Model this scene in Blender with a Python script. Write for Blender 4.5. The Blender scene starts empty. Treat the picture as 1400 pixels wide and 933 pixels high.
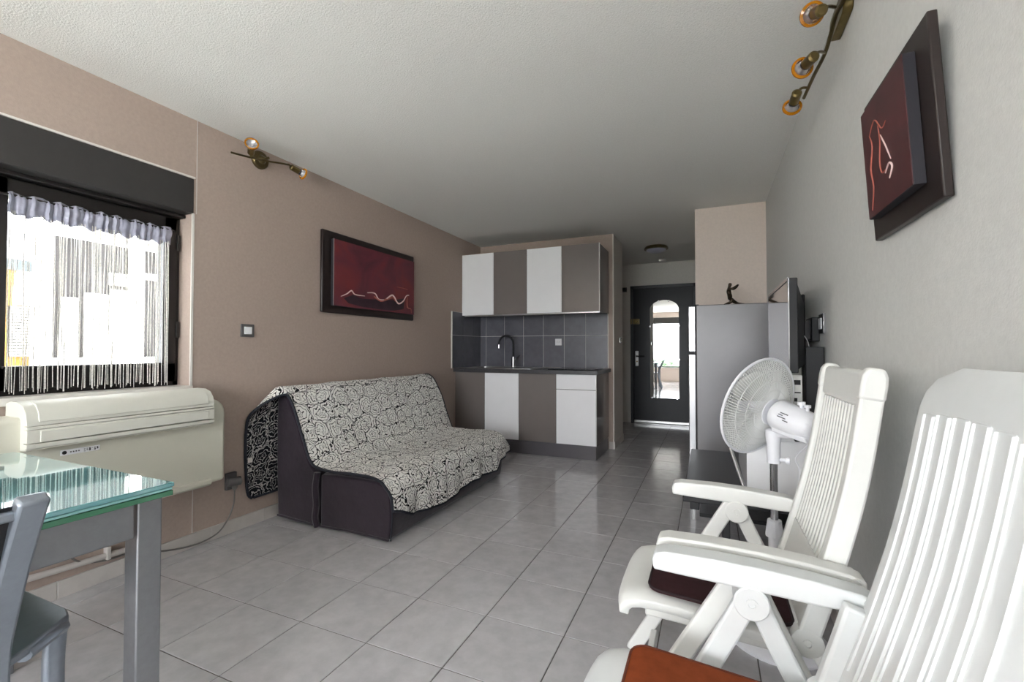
import bpy, bmesh, math, random
from mathutils import Vector, Matrix
random.seed(7)
sc = bpy.context.scene
C = sc.collection
PI = math.pi

# ------------------------------------------------------------------ camera
F_PX, YAW, PIT, EYE = 618.74, .4122, .0195, 1.1015
cam = bpy.data.objects.new('camera', bpy.data.cameras.new('camera'))
cam.data.sensor_width = 36; cam.data.lens = F_PX / 1400 * 36
cam.data.clip_start = .02
cam.location = (0, 0, EYE)
cam.rotation_euler = (PI / 2 + PIT, 0, YAW)
C.objects.link(cam); sc.camera = cam

# ------------------------------------------------------------------ light
sc.view_settings.view_transform = 'Standard'
sc.view_settings.look = 'None'
sc.view_settings.gamma = 1
sc.view_settings.use_curve_mapping = False
sc.view_settings.exposure = 3.2
w = bpy.data.worlds.new('sky'); sc.world = w; w.use_nodes = True
bgn = w.node_tree.nodes['Background']
bgn.inputs[0].default_value = (.93, .965, 1, 1)
bgn.inputs[1].default_value = 1.6

sun = bpy.data.objects.new('sun_offscreen', bpy.data.lights.new('sun_offscreen', 'SUN')); C.objects.link(sun)
sun.data.energy = 7; sun.data.angle = .02; sun.data.color = (1, .985, .96)
sun.rotation_euler = Vector((.02, .8, 1.35)).to_track_quat('Z', 'Y').to_euler()
def portal(name, loc, rot, sx, sy):
    l = bpy.data.lights.new(name, 'AREA'); l.shape = 'RECTANGLE'; l.size = sx; l.size_y = sy
    l.cycles.is_portal = True
    o = bpy.data.objects.new(name, l); o.location = loc; o.rotation_euler = rot; C.objects.link(o)
portal('window_rear_offscreen', (-1.05, -2.56, 1.27), (PI / 2, 0, 0), 2.8, 1.6)
portal('window_left_portal', (-2.80, 1.2, 1.4), (PI / 2, 0, -PI / 2), .75, .95)

# ------------------------------------------------------------------ numbers of the room
XL, XR, H = -2.653, .457, 2.40
YK = 5.07          # kitchen wall
YB = -2.5          # window wall behind the camera
YD = 7.03          # entrance wall
XH, XC = -.985, -.118  # hall sides
T = .3353          # floor tile pitch
_c, _s, _cp, _sp = math.cos(YAW), math.sin(YAW), math.cos(PIT), math.sin(PIT)
def pl(x, y, X=None, Y=None, Z=None):
    a = (x - 700) / F_PX; b = -(y - 466.5) / F_PX
    d = _cp - b * _sp; z = _sp + b * _cp
    r = (a * _c - d * _s, a * _s + d * _c, z)
    t = X / r[0] if X is not None else Y / r[1] if Y is not None else (Z - EYE) / r[2]
    return Vector((t * r[0], t * r[1], EYE + t * r[2]))

# ------------------------------------------------------------------ materials
def lin(v):
    v /= 255
    return v / 12.92 if v <= .04045 else ((v + .055) / 1.055) ** 2.4
def rgb(r, g, b): return (lin(r), lin(g), lin(b), 1)
def sin_(nd, names, val):
    for n in names:
        if n in nd.inputs:
            nd.inputs[n].default_value = val; return
def mat(name, col, rough=.5, metal=0, spec=.5, coat=0, noise=None, bump=None, trans=0, rnd=0, emit=None, sheen=0, ior=None):
    """noise=(scale, amount): mottled colour; bump=(scale, strength, distance); rnd: value change per object"""
    m = bpy.data.materials.new(name); m.use_nodes = True
    nt = m.node_tree; p = nt.nodes['Principled BSDF']
    p.inputs['Base Color'].default_value = col
    p.inputs['Roughness'].default_value = rough
    p.inputs['Metallic'].default_value = metal
    sin_(p, ['Specular IOR Level', 'Specular'], spec)
    sin_(p, ['Coat Weight'], coat); sin_(p, ['Coat Roughness'], .05)
    sin_(p, ['Transmission Weight'], trans)
    sin_(p, ['Sheen Weight'], sheen)
    if ior: p.inputs['IOR'].default_value = ior
    tc = nt.nodes.new('ShaderNodeTexCoord')
    src = None
    if noise:
        n = nt.nodes.new('ShaderNodeTexNoise'); n.inputs['Scale'].default_value = noise[0]
        n.inputs['Detail'].default_value = 6; n.inputs['Roughness'].default_value = .6
        if rnd:
            oi = nt.nodes.new('ShaderNodeObjectInfo'); ad = nt.nodes.new('ShaderNodeVectorMath'); ad.operation = 'ADD'
            mu = nt.nodes.new('ShaderNodeVectorMath'); mu.operation = 'SCALE'; mu.inputs['Scale'].default_value = 37
            cv = nt.nodes.new('ShaderNodeCombineXYZ')
            for i in range(3): nt.links.new(oi.outputs['Random'], cv.inputs[i])
            nt.links.new(cv.outputs[0], mu.inputs[0]); nt.links.new(tc.outputs['Object'], ad.inputs[0])
            nt.links.new(mu.outputs[0], ad.inputs[1]); nt.links.new(ad.outputs[0], n.inputs['Vector'])
        else:
            nt.links.new(tc.outputs['Object'], n.inputs['Vector'])
        cr = nt.nodes.new('ShaderNodeValToRGB')
        a = noise[1]
        cr.color_ramp.elements[0].position = .3; cr.color_ramp.elements[1].position = .7
        cr.color_ramp.elements[0].color = tuple(max(0, c * (1 - a)) for c in col[:3]) + (1,)
        cr.color_ramp.elements[1].color = tuple(min(1, c * (1 + a)) for c in col[:3]) + (1,)
        nt.links.new(n.outputs['Fac'], cr.inputs[0]); src = cr.outputs[0]
        if rnd:
            hs = nt.nodes.new('ShaderNodeHueSaturation')
            mr = nt.nodes.new('ShaderNodeMapRange'); mr.inputs['To Min'].default_value = 1 - rnd; mr.inputs['To Max'].default_value = 1 + rnd
            nt.links.new(oi.outputs['Random'], mr.inputs[0]); nt.links.new(mr.outputs[0], hs.inputs['Value'])
            nt.links.new(src, hs.inputs['Color']); src = hs.outputs[0]
        nt.links.new(src, p.inputs['Base Color'])
    if bump:
        n2 = nt.nodes.new('ShaderNodeTexNoise'); n2.inputs['Scale'].default_value = bump[0]; n2.inputs['Detail'].default_value = 3
        nt.links.new(tc.outputs['Object'], n2.inputs['Vector'])
        b = nt.nodes.new('ShaderNodeBump'); b.inputs['Strength'].default_value = bump[1]; b.inputs['Distance'].default_value = bump[2]
        nt.links.new(n2.outputs['Fac'], b.inputs['Height']); nt.links.new(b.outputs[0], p.inputs['Normal'])
    if emit:
        sin_(p, ['Emission Color'], emit[0]); sin_(p, ['Emission Strength'], emit[1])
    return m

M = {}
M['taupe'] = mat('taupe_plaster', rgb(180, 163, 152), .85, noise=(60, .05), bump=(220, .35, .002), spec=.2)
M['cream'] = mat('cream_plaster', rgb(232, 218, 208), .85, noise=(60, .04), bump=(220, .35, .002), spec=.2)
M['grey_wall'] = mat('pale_grey_plaster', rgb(212, 212, 209), .8, noise=(60, .04), bump=(200, .4, .002), spec=.25)
M['hall_wall'] = mat('hall_grey_plaster', rgb(222, 218, 212), .85, noise=(60, .04), bump=(220, .3, .002), spec=.2)
M['ceiling'] = mat('stippled_ceiling', rgb(236, 235, 231), .9, noise=(120, .05), bump=(150, .6, .004), spec=.1)
M['tile'] = mat('grey_floor_tile', rgb(190, 188, 190), .13, noise=(14, .10), rnd=.035, bump=(14, .05, .002), spec=.5)
M['grout'] = mat('floor_grout', rgb(96, 92, 88), .9)
M['skirt'] = mat('skirting_tile', rgb(200, 194, 189), .3, noise=(9, .08), rnd=.03)
M['slate'] = mat('slate_wall_tile', rgb(98, 98, 106), .32, noise=(10, .16), rnd=.05)
M['wgrout'] = mat('light_grout', rgb(222, 220, 216), .8)
M['dark_frame'] = mat('dark_brown_window_frame', rgb(30, 26, 25), .45, noise=(40, .1))
M['shutter_box'] = mat('charcoal_shutter_box', rgb(54, 52, 51), .6, noise=(30, .06))
M['bead'] = mat('white_corner_bead', rgb(226, 222, 216), .5)
M['white_plastic'] = mat('white_resin', rgb(228, 228, 224), .38, noise=(30, .015), bump=(300, .08, .001))
M['white_plastic2'] = mat('cool_white_resin', rgb(225, 228, 228), .36, noise=(30, .015), bump=(300, .08, .001))
M['grey_resin'] = mat('pale_grey_resin', rgb(208, 207, 203), .4, noise=(20, .03))
M['ac_white'] = mat('ivory_ac_plastic', rgb(216, 214, 199), .42, noise=(25, .012))
M['ac_white2'] = mat('pale_ac_plastic', rgb(222, 221, 210), .4, noise=(25, .012))
M['slot'] = mat('dark_slot', rgb(25, 25, 26), .7)
M['silver'] = mat('silver_lacquered_metal', rgb(150, 152, 156), .38, metal=.75, noise=(50, .05))
M['silver_blue'] = mat('blue_silver_metal', rgb(150, 158, 168), .35, metal=.7, noise=(50, .05))
M['chrome'] = mat('chrome', rgb(205, 205, 208), .12, metal=1)
M['steel'] = mat('brushed_steel', rgb(190, 190, 190), .28, metal=1, noise=(80, .05))
M['black_uph'] = mat('black_upholstery', rgb(22, 21, 24), .6, noise=(40, .1))
M['glass_top'] = mat('frosted_aqua_glass', rgb(112, 172, 176), .015, spec=.9, coat=1, noise=(3, .02))
M['glass_edge'] = mat('green_glass_edge', rgb(72, 128, 100), .1, spec=.6, noise=(20, .1))
M['glass_edge2'] = mat('aqua_glass_edge', rgb(150, 206, 204), .1, spec=.6, noise=(20, .05))
M['plum'] = mat('plum_velour', rgb(44, 35, 44), .85, noise=(7, .28), bump=(35, .25, .006), sheen=.35, spec=.2)
M['navy'] = mat('dark_navy_binding', rgb(28, 31, 42), .7, noise=(60, .15))
M['gloss_white'] = mat('gloss_white_lacquer', rgb(249, 249, 251), .12, noise=(10, .01))
M['gloss_grey'] = mat('gloss_taupe_grey_lacquer', rgb(126, 119, 115), .14, noise=(10, .02))
M['carcass'] = mat('grey_carcass_laminate', rgb(120, 117, 116), .3, noise=(10, .03))
M['plinth'] = mat('grey_plinth_laminate', rgb(96, 93, 97), .3, noise=(10, .03))
M['worktop'] = mat('dark_grey_worktop', rgb(66, 65, 68), .35, noise=(60, .2))
M['black_glass'] = mat('black_hob_glass', rgb(14, 14, 15), .06)
M['fridge'] = mat('satin_grey_fridge', rgb(126, 124, 126), .36, metal=.3, noise=(3, .05), bump=(6, .06, .01))
M['fridge_door'] = mat('light_steel_door', rgb(186, 186, 188), .25, metal=.7, noise=(6, .03))
M['black'] = mat('black_lacquer', rgb(22, 21, 23), .34, noise=(10, .1))
M['black_matt'] = mat('black_matt_plastic', rgb(26, 26, 29), .55, noise=(20, .1))
M['screen'] = mat('glossy_screen', rgb(58, 56, 58), .03, spec=1.0, coat=1, noise=(2, .02), metal=.55)
M['mirror'] = mat('mirror_glass', rgb(232, 234, 234), .005, metal=1, noise=(2, .001))
M['door_navy'] = mat('dark_navy_door', rgb(22, 23, 29), .34, spec=.25, noise=(25, .12), bump=(40, .2, .003))
M['door_frame'] = mat('dark_grey_door_frame', rgb(44, 45, 49), .4, noise=(20, .06))
M['brass'] = mat('antique_brass', rgb(128, 112, 74), .3, metal=1, noise=(30, .15))
M['brass_dark'] = mat('dark_antique_brass', rgb(112, 100, 72), .34, metal=1, noise=(30, .15))
M['amber'] = mat('amber_glass', rgb(206, 132, 16), .08, noise=(20, .08), trans=.35)
M['bulb'] = mat('halogen_reflector', rgb(214, 214, 218), .15, metal=.7, noise=(60, .1))
M['clear'] = mat('clear_glass', rgb(240, 242, 242), .02, trans=1, ior=1.45)
M['bronze'] = mat('dark_bronze', rgb(62, 52, 42), .32, metal=.9, noise=(30, .25))
M['wenge'] = mat('wenge_frame', rgb(38, 28, 26), .4, noise=(30, .2))
M['canvas_edge'] = mat('grey_canvas_edge', rgb(150, 140, 140), .6)
M['line_pale'] = mat('pale_pink_paint', rgb(232, 205, 200), .6)
M['line_red'] = mat('dull_rose_paint', rgb(176, 98, 84), .6)
M['cushion_dark'] = mat('aubergine_cushion_fabric', rgb(56, 34, 36), .9, noise=(40, .15), bump=(400, .3, .001), spec=.15)
M['cushion_rust'] = mat('rust_cushion_fabric', rgb(138, 66, 36), .9, noise=(40, .12), bump=(400, .3, .001), spec=.15)
M['piping_dark'] = mat('dark_piping', rgb(40, 24, 27), .9)
M['piping_rust'] = mat('rust_piping', rgb(104, 48, 28), .9)
M['fan_white'] = mat('white_fan_plastic', rgb(236, 236, 240), .3, noise=(20, .01))
M['fan_wire'] = mat('white_coated_wire', rgb(226, 226, 224), .4)
M['fan_blade'] = mat('translucent_grey_blade', rgb(205, 205, 200), .3)
M['grey_plastic'] = mat('grey_plastic', rgb(92, 90, 90), .45, noise=(20, .08))
M['grey_cable'] = mat('grey_cable_sheath', rgb(120, 116, 112), .5)
M['pipe'] = mat('pinkish_white_paint', rgb(204, 198, 193), .5)
M['print'] = mat('dark_print', rgb(70, 70, 74), .6)
M['string'] = mat('silvery_string', rgb(214, 210, 204), .35, noise=(150, .35))
M['satin'] = mat('silver_grey_satin', rgb(168, 168, 186), .35, noise=(30, .1), sheen=.4)

def art_material():
    m = mat('crimson_canvas_paint', rgb(112, 46, 54), .5)
    nt = m.node_tree; p = nt.nodes['Principled BSDF']
    tc = nt.nodes.new('ShaderNodeTexCoord')
    n = nt.nodes.new('ShaderNodeTexNoise'); n.inputs['Scale'].default_value = 3.2; n.inputs['Detail'].default_value = 7
    n.inputs['Distortion'].default_value = .8
    nt.links.new(tc.outputs['Object'], n.inputs['Vector'])
    cr = nt.nodes.new('ShaderNodeValToRGB')
    e = cr.color_ramp.elements
    e[0].position = .28; e[0].color = rgb(66, 38, 48)
    e[1].position = .75; e[1].color = rgb(132, 50, 48)
    x = e.new(.5); x.color = rgb(108, 48, 58)
    nt.links.new(n.outputs['Fac'], cr.inputs[0]); nt.links.new(cr.outputs[0], p.inputs['Base Color'])
    return m
M['art'] = art_material()
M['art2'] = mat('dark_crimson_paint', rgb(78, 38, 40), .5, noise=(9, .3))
M['canvas_side'] = mat('dark_canvas_side', rgb(34, 32, 40), .6)
M['art_dark'] = mat('dark_plum_paint', rgb(54, 34, 44), .5, noise=(12, .3))

def rose_material(name, ground, line):
    """line-drawn roses: spiral rings about the cell centres of the cloth's own UV grid"""
    m = mat(name, ground, .85, spec=.2); nt = m.node_tree; p = nt.nodes['Principled BSDF']
    N = nt.nodes.new; L = nt.links.new
    def math_(op, a, b=None):
        q = N('ShaderNodeMath'); q.operation = op
        for i, v in enumerate((a, b)):
            if v is None: continue
            if isinstance(v, (int, float)): q.inputs[i].default_value = v
            else: L(v, q.inputs[i])
        return q.outputs[0]
    uv = N('ShaderNodeTexCoord')
    sc_ = N('ShaderNodeVectorMath'); sc_.operation = 'SCALE'; sc_.inputs['Scale'].default_value = 8.6
    L(uv.outputs['UV'], sc_.inputs[0])
    nz = N('ShaderNodeTexNoise'); nz.inputs['Scale'].default_value = 2.6; nz.inputs['Detail'].default_value = 2
    L(sc_.outputs[0], nz.inputs['Vector'])
    sb = N('ShaderNodeVectorMath'); sb.operation = 'SUBTRACT'; L(nz.outputs['Color'], sb.inputs[0]); sb.inputs[1].default_value = (.5, .5, .5)
    s2 = N('ShaderNodeVectorMath'); s2.operation = 'SCALE'; s2.inputs['Scale'].default_value = .55; L(sb.outputs[0], s2.inputs[0])
    ad = N('ShaderNodeVectorMath'); ad.operation = 'ADD'; L(sc_.outputs[0], ad.inputs[0]); L(s2.outputs[0], ad.inputs[1])
    v = N('ShaderNodeTexVoronoi'); v.voronoi_dimensions = '2D'; v.inputs['Scale'].default_value = 1; v.inputs['Randomness'].default_value = .6
    L(ad.outputs[0], v.inputs['Vector'])
    df = N('ShaderNodeVectorMath'); df.operation = 'SUBTRACT'; L(ad.outputs[0], df.inputs[0]); L(v.outputs['Position'], df.inputs[1])
    sp = N('ShaderNodeSeparateXYZ'); L(df.outputs[0], sp.inputs[0])
    ang = math_('ARCTAN2', sp.outputs[1], sp.outputs[0])
    dist = v.outputs['Distance']
    pet = math_('MULTIPLY', math_('SINE', math_('MULTIPLY', ang, 5)), .045)
    ph = math_('ADD', math_('MULTIPLY', math_('ADD', dist, pet), 34), ang)
    ring = math_('ABSOLUTE', math_('SINE', math_('MULTIPLY', ph, .5)))
    l1 = math_('LESS_THAN', ring, .36)
    v2 = N('ShaderNodeTexVoronoi'); v2.voronoi_dimensions = '2D'; v2.feature = 'DISTANCE_TO_EDGE'; v2.inputs['Scale'].default_value = 1; v2.inputs['Randomness'].default_value = .6
    L(ad.outputs[0], v2.inputs['Vector'])
    l2 = math_('LESS_THAN', v2.outputs['Distance'], .022)
    ln = math_('MAXIMUM', l1, l2)
    mx = N('ShaderNodeMix'); mx.data_type = 'RGBA'
    L(ln, mx.inputs[0]); mx.inputs[6].default_value = ground; mx.inputs[7].default_value = line
    L(mx.outputs[2], p.inputs['Base Color'])
    return m
M['rose'] = rose_material('white_rose_print_cotton', rgb(246, 244, 239), rgb(22, 22, 25))
M['rose_back'] = rose_material('black_rose_print_cotton', rgb(24, 24, 30), rgb(196, 194, 190))

# ------------------------------------------------------------------ building helpers
def P3(*a): return Vector(a)
def add_box(bm, lo, hi):
    v = [bm.verts.new((x, y, z)) for x in (lo[0], hi[0]) for y in (lo[1], hi[1]) for z in (lo[2], hi[2])]
    for f in ((0, 1, 3, 2), (4, 6, 7, 5), (0, 4, 5, 1), (2, 3, 7, 6), (0, 2, 6, 4), (1, 5, 7, 3)):
        bm.faces.new([v[i] for i in f])
def add_hull(bm, a, b):
    """two equal rings joined into a closed solid"""
    n = len(a); va = [bm.verts.new(p) for p in a]; vb = [bm.verts.new(p) for p in b]
    for i in range(n): bm.faces.new((va[i], va[(i + 1) % n], vb[(i + 1) % n], vb[i]))
    bm.faces.new(va[::-1]); bm.faces.new(vb)
def add_prism_y(bm, xz, y0, y1):
    add_hull(bm, [(x, y0, z) for x, z in xz], [(x, y1, z) for x, z in xz])
def add_prism_x(bm, yz, x0, x1):
    add_hull(bm, [(x0, y, z) for y, z in yz], [(x1, y, z) for y, z in yz])
def add_prism_z(bm, xy, z0, z1):
    add_hull(bm, [(x, y, z0) for x, y in xy], [(x, y, z1) for x, y in xy])
def frame_of(d):
    d = d.normalized(); u = Vector((0, 0, 1)) if abs(d.z) < .9 else Vector((1, 0, 0))
    a = d.cross(u).normalized(); return a, a.cross(d).normalized()
def add_lathe(bm, o, axis, prof, n=20, cap=True):
    """profile of (distance along the axis, radius)"""
    o = Vector(o); d = Vector(axis).normalized(); a, b = frame_of(d); rings = []
    for t, r in prof:
        rings.append([bm.verts.new(o + d * t + (a * math.cos(2 * PI * i / n) + b * math.sin(2 * PI * i / n)) * max(r, 1e-4)) for i in range(n)])
    for p, q in zip(rings, rings[1:]):
        for i in range(n): bm.faces.new((p[i], p[(i + 1) % n], q[(i + 1) % n], q[i]))
    if cap:
        bm.faces.new(rings[0][::-1]); bm.faces.new(rings[-1])
def add_tube(bm, pts, r, n=8, closed=False, rb=None):
    """sweep of a round (or elliptic, rb) section"""
    pts = [Vector(p) for p in pts]; m = len(pts); rings = []; pa = None
    rs = r if isinstance(r, (list, tuple)) else [r] * m
    for i in range(m):
        if closed: d = pts[(i + 1) % m] - pts[i - 1]
        else: d = pts[min(i + 1, m - 1)] - pts[max(i - 1, 0)]
        d.normalize()
        if pa is None: a, b = frame_of(d)
        else:
            a = pa - d * pa.dot(d); a.normalize(); b = a.cross(d).normalized()
        pa = a
        rings.append([bm.verts.new(pts[i] + a * math.cos(2 * PI * k / n) * rs[i] + b * math.sin(2 * PI * k / n) * (rb or rs[i])) for k in range(n)])
    for i in range(m if closed else m - 1):
        p, q = rings[i], rings[(i + 1) % m]
        for k in range(n): bm.faces.new((p[k], p[(k + 1) % n], q[(k + 1) % n], q[k]))
    if not closed:
        bm.faces.new(rings[0][::-1]); bm.faces.new(rings[-1])
def smooth_path(pts, k=6):
    """Catmull-Rom through the points"""
    P = [Vector(p) for p in pts]; out = []
    for i in range(len(P) - 1):
        p0, p1, p2, p3 = P[max(i - 1, 0)], P[i], P[i + 1], P[min(i + 2, len(P) - 1)]
        for j in range(k):
            t = j / k
            out.append(.5 * ((2 * p1) + (p2 - p0) * t + (2 * p0 - 5 * p1 + 4 * p2 - p3) * t * t + (3 * p1 - p0 - 3 * p2 + p3) * t ** 3))
    out.append(P[-1]); return out
def strip_outline(pts, half):
    """outline of a bar about a centre line in a plane, pts 2-D"""
    pts = [Vector(p) for p in pts]; m = len(pts); L = []; R = []
    hs = half if isinstance(half, (list, tuple)) else [half] * m
    for i in range(m):
        d = (pts[min(i + 1, m - 1)] - pts[max(i - 1, 0)]).normalized(); n = Vector((-d.y, d.x))
        L.append(pts[i] + n * hs[i]); R.append(pts[i] - n * hs[i])
    return [tuple(p) for p in L + R[::-1]]
def rrect(w, h, r, n=6, cx=0, cy=0):
    out = []
    for sx, sy, a0 in ((1, 1, 0), (-1, 1, 90), (-1, -1, 180), (1, -1, 270)):
        for i in range(n + 1):
            a = math.radians(a0 + 90 * i / n)
            out.append((cx + sx * (w / 2 - r) + r * math.cos(a), cy + sy * (h / 2 - r) + r * math.sin(a)))
    return out
def empty(name, loc):
    o = bpy.data.objects.new(name, None); o.location = loc; o.empty_display_size = .05; C.objects.link(o); return o
def root_of(o):
    while o.parent: o = o.parent
    return o
def obj(name, bm, m, parent=None, bev=0, smooth=40, seg=2):
    """a bmesh in room coordinates becomes one mesh object (below its thing)"""
    bmesh.ops.recalc_face_normals(bm, faces=bm.faces)
    if parent is not None:
        off = root_of(parent).location
        bmesh.ops.translate(bm, verts=bm.verts, vec=-Vector(off))
    me = bpy.data.meshes.new(name); bm.to_mesh(me); bm.free()
    me.materials.append(M[m] if isinstance(m, str) else m)
    if smooth:
        for p in me.polygons: p.use_smooth = True
        me.set_sharp_from_angle(angle=math.radians(smooth))
    o = bpy.data.objects.new(name, me); C.objects.link(o)
    if parent is not None: o.parent = parent
    if bev:
        b = o.modifiers.new('bevel', 'BEVEL'); b.width = bev; b.segments = seg; b.limit_method = 'ANGLE'; b.angle_limit = math.radians(35)
        b.harden_normals = False
    return o
def tag(o, label, cat, group=None):
    o['label'] = label; o['category'] = cat
    if group: o['group'] = group
    return o
def struct(o): o['kind'] = 'structure'; return o
def B(*boxes):
    bm = bmesh.new()
    for lo, hi in boxes: add_box(bm, lo, hi)
    return bm
def thing(name, label, cat, loc, group=None):
    return tag(empty(name, loc), label, cat, group)
def piece(name, mesh, parent, loc):
    o = bpy.data.objects.new(name, mesh); C.objects.link(o); o.parent = parent
    o.location = Vector(loc) - root_of(parent).location; return o
def tile_mesh(name, w, h, t, m, b=.0012):
    """flat piece with eased top edge, about its own centre, top at z=0"""
    bm = bmesh.new()
    add_hull(bm, [(-w/2, -h/2, -t), (w/2, -h/2, -t), (w/2, h/2, -t), (-w/2, h/2, -t)], [(-w/2, -h/2, -b), (w/2, -h/2, -b), (w/2, h/2, -b), (-w/2, h/2, -b)])
    bm.faces.ensure_lookup_table(); top = [f for f in bm.faces if all(v.co.z > -b * 1.01 for v in f.verts)]
    r = bmesh.ops.extrude_face_region(bm, geom=top)
    vs = [g for g in r['geom'] if isinstance(g, bmesh.types.BMVert)]
    for v in vs: v.co.z = 0; v.co.x *= (w/2 - b) / (w/2); v.co.y *= (h/2 - b) / (h/2)
    bmesh.ops.delete(bm, geom=top, context='FACES')
    bmesh.ops.recalc_face_normals(bm, faces=bm.faces)
    me = bpy.data.meshes.new(name); bm.to_mesh(me); bm.free(); me.materials.append(M[m]); return me

# ================================================================== THE SETTING
fl = struct(obj('floor', B(((XL - .3, YB - .3, -.12), (XR + .3, YD + .3, -.0025))), 'grout', smooth=0))
tm = tile_mesh('tile', T - .004, T - .004, .01, 'tile')
rects = [(XL, XR, YB, 4.49), (XL, XC, 4.49, YK), (XH, XC, YK, YD), (-1.3, XH, 5.63, YD)]
for i in range(-5, 8):
    for j in range(-20, 15):
        cx, cy = -1.529 + T * (i + .5), 2.365 + T * (j + .5)
        if any(cx + T/2 > a + .02 and cx - T/2 < b - .02 and cy + T/2 > c + .02 and cy - T/2 < d - .02 for a, b, c, d in rects):
            piece('tile', tm, fl, (cx, cy, 0))
struct(obj('ceiling', B(((XL - .3, YB - .3, H), (XR + .3, YD + .3, H + .2))), 'ceiling', smooth=0))
# left wall with the window opening
WY0, WY1, WZ0, WZ1 = .70, 1.60, .90, 2.062
wl = struct(obj('wall_left', B(((XL - .3, YB - .3, -.05), (XL, WY0, H)), ((XL - .3, WY1, -.05), (XL, YK + .3, H)),
                               ((XL - .3, WY0, -.05), (XL, WY1, WZ0)), ((XL - .3, WY0, WZ1), (XL, WY1, H))), 'taupe', smooth=0))
obj('corner_bead', B(((XL - .004, 1.592, WZ0), (XL + .003, 1.604, 1.868))), 'bead', wl, smooth=0)
obj('panel_joint', B(((XL, 1.613, 0.08), (XL + .002, 1.617, .36)), ((XL, 1.613, 1.868), (XL + .002, 1.617, H))), 'pipe', wl, smooth=0)
wr = struct(obj('wall_right', B(((XR, YB - .3, -.05), (XR + .25, 4.49, H))), 'grey_wall', smooth=0))
wc = struct(obj('wall_column', B(((XC, 4.49, -.05), (XR + .25, YD + .25, H))), 'cream', smooth=0))
wk = struct(obj('wall_kitchen', B(((XL, YK, -.05), (XH, 5.63, H))), 'taupe', smooth=0))
obj('hall_face', B(((XH, YK + .0015, -.05), (XH + .004, 5.63, H))), 'hall_wall', wk, smooth=0)
obj('corner_bead', B(((XH - .004, YK - .003, -.05), (XH + .007, YK + .006, H))), 'bead', wk, smooth=0)
struct(obj('wall_hall', B(((-1.5, 5.63, -.05), (-1.3, YD, H))), 'hall_wall', smooth=0))
DX0, DX1, DZ = -1.10, -.175, 2.065
struct(obj('wall_entrance', B(((-1.5, YD, -.05), (DX0, YD + .25, H)), ((DX1, YD, -.05), (XC, YD + .25, H)), ((DX0, YD, DZ), (DX1, YD + .25, H))), 'hall_wall', smooth=0))
# wall with the wide window, behind the camera
BX0, BX1, BZ0, BZ1 = -2.45, .35, .48, 2.06
wb = struct(obj('wall_window', B(((XL, YB - .25, -.05), (BX0, YB, H)), ((BX1, YB - .25, -.05), (XR, YB, H)),
                            ((BX0, YB - .25, -.05), (BX1, YB, BZ0)), ((BX0, YB - .25, BZ1), (BX1, YB, H))), 'cream', smooth=0))

# skirting tiles
def skirting(name, tiles, n):
    b = struct(obj(name, B(*[(lo, hi) for lo, hi in n]), 'wgrout', smooth=0))
    for (w, loc, rot) in tiles:
        me = tile_mesh('skirting_tile', w - .003, .078, .009, 'skirt')
        o = piece('tile', me, b, loc); o.rotation_euler = rot
ts = []; y = 2.05 - 8 * T - .335 / 2 + T / 2
y = 2.05 - T * 13
while y < 4.40:
    y1 = min(y + T, 4.45)
    ts.append((y1 - y, (XL + .0105, (y + y1) / 2, .0395), (PI/2, 0, PI/2))); y += T
skirting('baseboard_left', ts, [((XL, YB, 0), (XL + .008, 4.45, .078))])
ts = []; y = 2.1
while y < 3.85:
    ts.append((T, (XR - .0105, y, .0395), (PI/2, 0, -PI/2))); y += T
for y in (-2.176, -1.84, -1.505, -1.17, -.835, -.5, -.165, .17, .505, .84, 1.175, 1.51, 1.845): ts.append((T, (XR - .0105, y - .08, .0395), (PI/2, 0, -PI/2)))
skirting('baseboard_right', ts, [((XR - .008, YB, 0), (XR, 3.9, .078))])
skirting('baseboard_hall', [(.275, (XH + .0145, YK + .14, .0395), (PI/2, 0, PI/2)), (.28, (XH + .0145, YK + .42, .0395), (PI/2, 0, PI/2))],
         [((XH + .004, YK + .002, 0), (XH + .012, 5.63, .078))])
skirting('baseboard_kitchen', [(.05, (XH - .026, YK - .0105, .0395), (PI/2, 0, 0))], [((XH - .05, YK - .008, 0), (XH, YK, .078))])

# splashback tiles, part of the walls they are fixed to
ZW = .895
def splash(parent, w, h, loc, rot):
    o = piece('tile', tile_mesh('wall_tile', w - .005, h - .005, .008, 'slate'), parent, loc); o.rotation_euler = rot
gk = obj('grout_bed', B(((XL + .004, YK - .005, ZW), (-1.043, YK, 1.535))), 'wgrout', wk, smooth=0)
edges = [XL + .006, -2.568, -2.315, -2.062, -1.809, -1.552, -1.297, -1.045]
for a, b in zip(edges, edges[1:]):
    for z0, z1 in ((ZW, 1.268), (1.268, 1.535)):
        splash(wk, b - a, z1 - z0, ((a + b) / 2, YK - .009, (z0 + z1) / 2), (PI/2, 0, 0))
obj('edge_trim', B(((-1.045, YK - .011, ZW), (-1.037, YK, 1.535))), 'bead', wk, smooth=0)
obj('grout_bed', B(((XL, 4.375, ZW), (XL + .005, YK, 1.535))), 'wgrout', wl, smooth=0)
for a, b in ((4.375, 4.62), (4.62, 4.87), (4.87, YK - .005)):
    for z0, z1 in ((ZW, 1.268), (1.268, 1.535)):
        splash(wl, b - a, z1 - z0, (XL + .009, (a + b) / 2, (z0 + z1) / 2), (PI/2, 0, PI/2))
obj('edge_trim', B(((XL, 4.366, ZW), (XL + .012, 4.376, 1.535))), 'bead', wl, smooth=0)

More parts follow.
